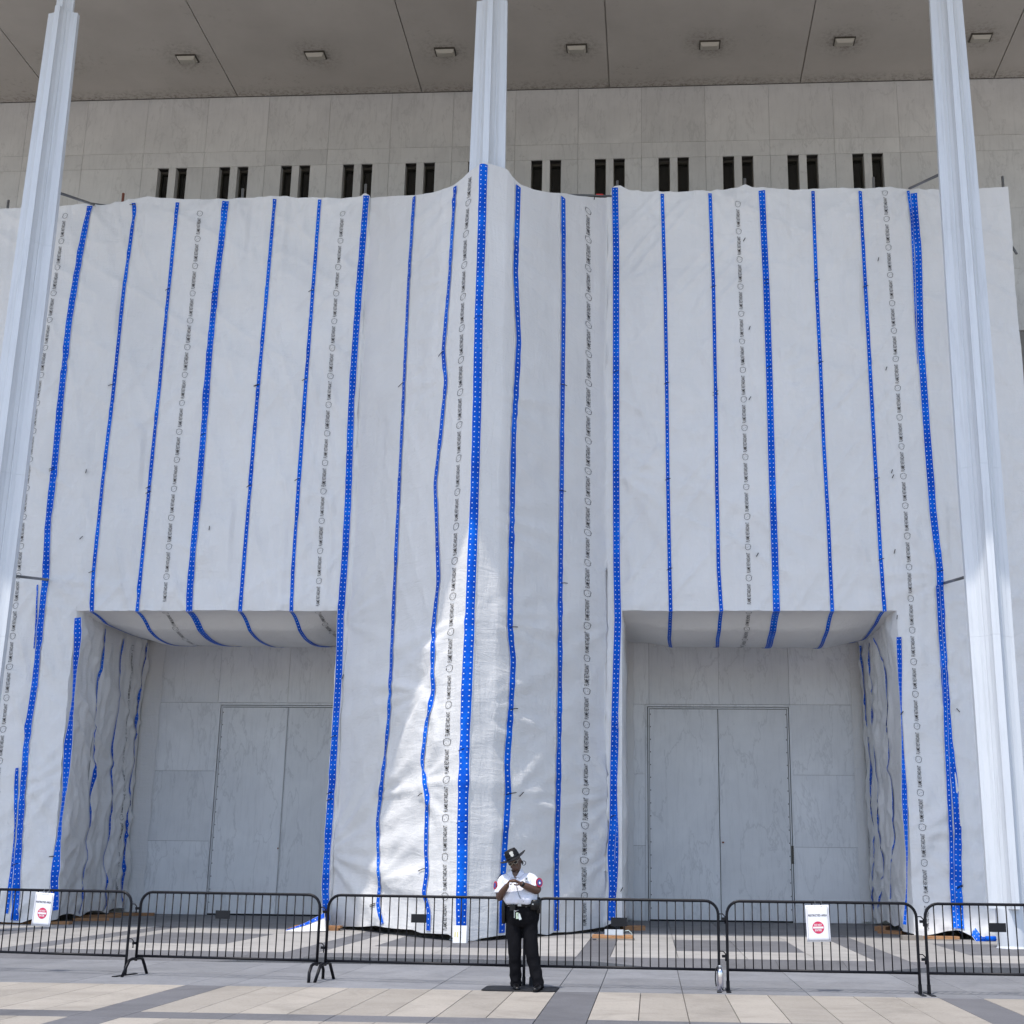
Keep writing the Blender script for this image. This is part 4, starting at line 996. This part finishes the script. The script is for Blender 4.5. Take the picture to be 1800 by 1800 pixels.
for A in (RA, LA):
    q, w_ = dens(A, rr); b.tube(q, .05, 14, rs=w_)
def hand(wr, tip, nrm, s):
    """wr wrist, tip knuckle direction, nrm palm normal, s thumb side"""
    wr = Vector(wr); d = (Vector(tip)-wr).normalized(); n = Vector(nrm).normalized(); sd = d.cross(n).normalized()*s
    n = sd.cross(d).normalized()*s
    b.tube([wr-d*.015, wr+d*.02, wr+d*.055, wr+d*.085], .03, 12, rs=[(.026, .026), (.030, .022), (.038, .018), (.036, .015)])
    for i, (o_, L1, c_) in enumerate(((.030, .030, .9), (.011, .034, 1.1), (-.009, .031, 1.3), (-.027, .024, 1.5))):
        p = wr+d*.080+sd*o_; pts = [p-d*.01, p]; dd = d.copy()
        for seg in range(3):
            a = c_*.55; dd = (dd*math.cos(a)+n*math.sin(a)).normalized(); p = p+dd*L1*(1, .75, .6)[seg]; pts.append(p)
        b.tube(pts, .0085, 8, rs=[.0095, .0098, .0090, .0083, .007])
    p = wr+d*.025+sd*.030; b.tube([p-sd*.008, p+sd*.022+d*.018+n*.012, p+sd*.020+d*.045+n*.028, p+sd*.008+d*.062+n*.036], .011, 8, rs=[.013, .0125, .0105, .008])
hand((-.172, -.258, 1.280), (-.115, -.300, 1.345), (.6, -.1, -.15), -1)
hand((-.005, -.256, 1.297), (-.085, -.295, 1.340), (-.5, .15, -.5), 1)
for hx, kx_, ax, ay in ((-.11, -.085, -.075, .03), (.08, .125, .232, -.06)):
    q, w_ = dens([(hx, .02, 1.0), (hx, .01, .80), (kx_, -.01, .48), (ax, ay, .07)], [.09, .08, .055, .035]); b.tube(q, .05, 12, rs=w_)
remeshed(b, 'body', skin, gd, .0052, 3)
# shirt
b = MB()
def fold(z): return lambda a: .030*math.sin(5*a+z*19)+.022*math.sin(9*a-z*31)+.020*math.sin(3*a+z*55)
b.rings([ell(cx_, yo, z, rx, ry, 36, 0, .92, fold(z)) for cx_, yo, z, rx, ry in ((-.015, -.01, 1.00, .185, .150), (-.018, -.015, 1.03, .196, .160), (-.022, -.03, 1.06, .212, .180), (-.03, -.035, 1.11, .222, .192), (-.04, -.03, 1.17, .217, .185),
     (-.05, -.02, 1.24, .213, .165), (-.06, -.01, 1.30, .212, .145), (-.065, 0, 1.35, .215, .125), (-.07, .005, 1.39, .190, .105), (-.08, .005, 1.422, .125, .085))])
q, w_ = dens([(-.20, .0, 1.36), (-.255, -.005, 1.325), (-.280, -.02, 1.25), (-.292, -.04, 1.165)], [.066, .070, .070, .077]); b.tube(q, .08, 16, rs=w_)
q, w_ = dens([(.05, .0, 1.375), (.115, -.005, 1.345), (.162, -.04, 1.285), (.195, -.085, 1.235)], [.062, .070, .072, .077]); b.tube(q, .08, 16, rs=w_)
so = remeshed(b, 'shirt', shirt_m, gd, .0085, 3)
for s in (-1, 1):      # collar points
    m_ = MB(); m_.add([(-.092+s*.006, -.125, 1.375), (-.092+s*.052, -.085, 1.448), (-.092+s*.078, -.02, 1.475), (-.092+s*.112, -.075, 1.418), (-.092+s*.062, -.140, 1.368)], [(0, 1, 3, 4), (1, 2, 3)])
    o = m_.build('collar', shirt_m, gd); o.modifiers.new('s', 'SOLIDIFY').thickness = .005
m_ = MB(); m_.rings([[(x+.0, y, z) for x, y in ((-.052, 0), (-.022, 0), (-.022, .004), (-.052, .004))] for z in (0, 1)]) if False else None
for i, z in enumerate((1.10, 1.17, 1.235, 1.36)):
    m_ = MB(); m_.lathe([(.006, 0), (.006, .003)], n=10); o = m_.build('button', shirt_m, gd, (-.045-.03*(z-1.1), -.212+.17*abs(z-1.12), z)); o.rotation_euler = (math.pi/2, 0, 0)
m_ = MB(); m_.add([(-.092, -.128, 1.350), (-.135, -.118, 1.43), (-.05, -.118, 1.43)], [(0, 2, 1)]); m_.build('open_neck', skin, gd)
# trousers
b = MB()
b.rings([ell(cx_, yo, z, rx, ry, 28, 0, .95) for cx_, yo, z, rx, ry in ((-.01, -.01, 1.045, .195, .160), (-.005, -.005, .99, .212, .168), (0, 0, .93, .220, .165), (0, 0, .86, .215, .15), (-.005, 0, .80, .20, .13), (-.005, 0, .765, .15, .10))])
def leg(P, R):
    q, w_ = dens(P, R, 5); out = []
    for i, (p, r) in enumerate(zip(q, w_)):
        k = .006*math.sin(i*1.7+P[0][0]*9)*(1 if i > 12 else .4); out.append((r+k, r*.95-k))
    b.tube(q, .08, 20, rs=out)
leg([(-.105, .0, .92), (-.105, 0, .74), (-.090, -.015, .50), (-.082, .01, .30), (-.072, .035, .12), (-.068, .04, .045)], [.112, .104, .090, .082, .076, .078])
leg([(.100, .0, .92), (.100, 0, .74), (.125, -.03, .50), (.165, -.03, .30), (.215, -.05, .12), (.225, -.055, .035)], [.112, .106, .092, .084, .074, .074])
remeshed(b, 'trousers', trou_m, gd, .009, 3)
for ax, ay, rz in ((-.075, .02, .25), (.235, -.08, -.25)):
    b = MB(); rg = []
    for t, w_, h_ in ((0, .030, .045), (.03, .036, .070), (.08, .036, .085), (.14, .040, .060), (.19, .044, .045), (.235, .036, .038), (.262, .018, .028)):
        rg.append([(w_*math.cos(2*math.pi*k/16), .07-t, max(.004, h_/2+h_/2*math.sin(2*math.pi*k/16)*1.1+.006)) for k in range(16)])
    b.rings(rg); o = b.build('shoe', gear_m, gd, (ax, ay, .012), smooth=True); o.rotation_euler = (0, 0, rz)
# belt and gear
b = MB(); b.rings([ell(-.01, -.008, z, rx, ry, 32, 0, .93) for z, rx, ry in ((1.015, .205, .170), (1.018, .222, .186), (1.062, .220, .184), (1.065, .20, .165))]); b.build('belt', gear_m, gd, smooth=True)
b = MB(); b.box(-.045, .0, -.200, -.188, 1.022, 1.052); b.build('buckle', MT['steel'], gd)
b = MB(); b.rings([ell(-.235, -.03, z, rx, ry, 12, 0, .7) for z, rx, ry in ((.80, .018, .03), (.81, .026, .038), (.92, .030, .045), (1.00, .034, .050), (1.09, .026, .035), (1.12, .018, .03))]); b.build('holster', gear_m, gd, smooth=True)
b = MB(); b.rings([ell(.165, -.13, z, rx, ry, 12, 0, .65) for z, rx, ry in ((.975, .05, .035), (.985, .062, .045), (1.08, .064, .048), (1.10, .055, .040))]); b.build('belt_pouch', gear_m, gd, smooth=True)
b = MB(); b.rings([ell(.205, -.05, z, rx, ry, 12, 0, .6) for z, rx, ry in ((.93, .022, .035), (.94, .03, .045), (1.10, .03, .042), (1.13, .022, .03))]); b.tube([(.20, -.05, 1.12), (.198, -.05, 1.24)], .007, 8); b.build('radio', gear_m, gd, smooth=True)
b = MB(); b.box(.135, .155, -.182, -.176, 1.04, 1.055); b.build('pouch_snap', MT['steel'], gd)
b = MB(); b.box(-.145, -.075, -.205, -.185, .97, 1.04); b.build('belt_case', gear_m, gd)
b = MB(); b.tube([(-.105, -.19, .985), (-.07, -.215, .96), (-.03, -.205, .975)], .004, 6); b.build('key_ring', MT['steel'], gd, smooth=True)
for x, z, c, a in ((-.045, .87, (.45, .55, .42), .05), (-.005, .86, (.55, .60, .60), .35)):
    b = MB(); b.box(-.016, .016, -.004, .004, 0, .075); o = b.build('key_tag', mat('tag_plastic', c, .4), gd, (x, -.212, z)); o.rotation_euler = (0, -a, 0)
b = MB(); b.tube([(-.085, -.205, .97), (-.082, -.21, .88)], .006, 6); b.build('key', MT['steel'], gd)
b = MB(); q, w_ = dens([(-.060, -.30, 1.30), (-.045, -.285, 1.22), (-.02, -.24, 1.14), (.02, -.215, 1.09), (.085, -.185, 1.06)], [.0035]*5, 8); q = [p+Vector((.006*math.sin(i*2.4), 0, .006*math.cos(i*2.4))) for i, p in enumerate(q)]
b.tube(q, .0035, 6); b.build('radio_cord', gear_m, gd, smooth=True)
b = MB(); b.tube([(.002, -.262, 1.298), (.02, -.245, 1.285)], .036, 12); b.build('wristwatch', gear_m, gd, smooth=True)
# badge, shoulder patches
def patch(p, n, r, m, name, ry=1.2):
    p = Vector(p); n = Vector(n).normalized(); a = Vector((0, 0, 1)).cross(n).normalized(); u = n.cross(a)
    b = MB(); b.add([p+a*r*math.cos(k*math.pi/10)+u*r*ry*math.sin(k*math.pi/10) for k in range(20)], [tuple(range(20))]); b.add([p-n*.01+a*r*math.cos(k*math.pi/10)+u*r*ry*math.sin(k*math.pi/10) for k in range(20)], [tuple(range(20))[::-1]])
    return b.build(name, m, gd)
patch_r = mat('patch_red', (.42, .02, .06), .7); patch_b = mat('patch_blue', (.03, .07, .28), .7); silver = mat('badge_silver', (.55, .54, .50), .3, .7)
patch((.220, -.119, 1.312), (.62, -.78, .1), .050, patch_r, 'shoulder_patch', 1.15); patch((.221, -.122, 1.312), (.62, -.78, .1), .033, patch_b, 'patch_field', 1.15); patch((.224, -.127, 1.307), (.62, -.78, .1), .013, MT['paper'], 'patch_emblem', 1.2)
patch((-.357, -.05, 1.27), (-.85, -.52, .08), .045, patch_r, 'shoulder_patch', 1.15); patch((-.359, -.052, 1.27), (-.85, -.52, .08), .028, patch_b, 'patch_field', 1.15)
patch((.055, -.152, 1.355), (.15, -.95, .3), .024, silver, 'chest_badge', 1.25); patch((.055, -.155, 1.356), (.15, -.95, .3), .009, gear_m, 'badge_centre', 1.1)
# hat
felt = mat('black_hat_felt', (.007, .007, .009), .6, spec=.25)
ho = empty('hat', tuple(hr(0, .0, .055))); ho.parent = gd; ho.rotation_euler = (rad(4), rad(-27), rad(8))
b = MB(); NS = 40
def brim(r, z, up): return [(r*math.cos(2*math.pi*k/NS), r*1.08*math.sin(2*math.pi*k/NS), z+up*(abs(math.cos(2*math.pi*k/NS))**2)) for k in range(NS)]
b.rings([brim(.084, .0, 0), brim(.12, -.006, .004), brim(.160, -.014, .020), brim(.180, -.012, .032), brim(.180, -.008, .032), brim(.160, -.008, .021), brim(.12, .002, .005), brim(.092, .008, 0), brim(.090, .04, 0), brim(.086, .075, 0),
        [(.072*math.cos(2*math.pi*k/NS), .080*math.sin(2*math.pi*k/NS), .108+.008*abs(math.cos(2*math.pi*k/NS))) for k in range(NS)], [(.045*math.cos(2*math.pi*k/NS), .055*math.sin(2*math.pi*k/NS), .118) for k in range(NS)], [(.012*math.cos(2*math.pi*k/NS), .03*math.sin(2*math.pi*k/NS), .106) for k in range(NS)]])
b.build('felt', felt, ho, smooth=True)
b = MB(); b.rings([brim(.0925, .008, 0), brim(.0935, .012, 0), brim(.0925, .030, 0), brim(.0905, .031, 0)]); b.build('hat_band', gear_m, ho, smooth=True)
b = MB(); sh_ = [(0, .034), (.012, .030), (.022, .032), (.024, .012), (.018, -.002), (.022, -.018), (.010, -.030), (0, -.036), (-.010, -.030), (-.022, -.018), (-.018, -.002), (-.024, .012), (-.022, .032), (-.012, .030)]
b.add([(x, -.104, .062+z) for x, z in sh_], [tuple(range(len(sh_)))[::-1]]); b.add([(x, -.096, .062+z) for x, z in sh_], [tuple(range(len(sh_)))])
nsh = len(sh_); b.f += [(i, (i+1) % nsh, nsh+(i+1) % nsh, nsh+i) for i in range(nsh)]; b.build('hat_badge', mat('hat_badge_silver', (.72, .71, .66), .4, .3), ho)
# hair, sunglasses, earring
hm = mat('black_hair', (.006, .005, .005), .6)
b = MB(); 
b.rings([[hr(rx*math.cos(2*math.pi*k/24), .022+ry*math.sin(2*math.pi*k/24), z) for k in range(24)] for z, rx, ry in ((-.055, .045, .065), (-.03, .068, .078), (.01, .078, .086), (.05, .079, .092), (.08, .072, .085))])
b.tube([hr(.072, .02, .0), hr(.085, .01, -.03), hr(.088, .005, -.058)], .014, 8); b.build('hair', hm, gd, smooth=True)
lens_m = mat('sunglass_lens', (.004, .004, .005), .05); fr_m = mat('pale_glasses_frame', (.42, .38, .30), .35)
for s in (-1, 1):
    pts = [(s*(.035+.026*math.cos(a)), -.098+.016*abs(.035+.026*math.cos(a))/.06, .014+.020*math.sin(a)) for a in np.linspace(0, 2*math.pi, 17)[:-1]]
    b = MB(); b.add([hr(*p) for p in pts], [tuple(range(16))]); b.build('sunglass_lens', lens_m, gd)
    b = MB(); b.tube([hr(p[0], p[1]-.001, p[2]) for p in pts], .0022, 6, closed=True); b.tube([hr(s*.060, -.085, .022), hr(s*.076, -.04, .020), hr(s*.078, .0, .018)], .003, 6); b.build('sunglass_frame', fr_m, gd, smooth=True)
b = MB(); b.tube([hr(-.010, -.099, .018), hr(.010, -.099, .018)], .003, 6); b.build('glasses_bridge', fr_m, gd)
b = MB(); c_ = hr(.105, .0, -.052); b.tube([c_+Vector((.026*math.cos(a), 0, .026*math.sin(a))) for a in np.linspace(0, 2*math.pi, 21)[:-1]], .0045, 6, closed=True); b.build('hoop_earring', gear_m, gd, smooth=True)
hb = MB(); hb.box(-.022, .022, -.002, .002, -.05, .0); ho2 = hb.build('paper_slip', MT['paper']); ho2.location = (gd.location.x-.118, gd.location.y-.335, 1.31); ho2.rotation_euler = (0, .12, 0)
tag(ho2, 'small white slip held in the hands of the guard', 'paper')
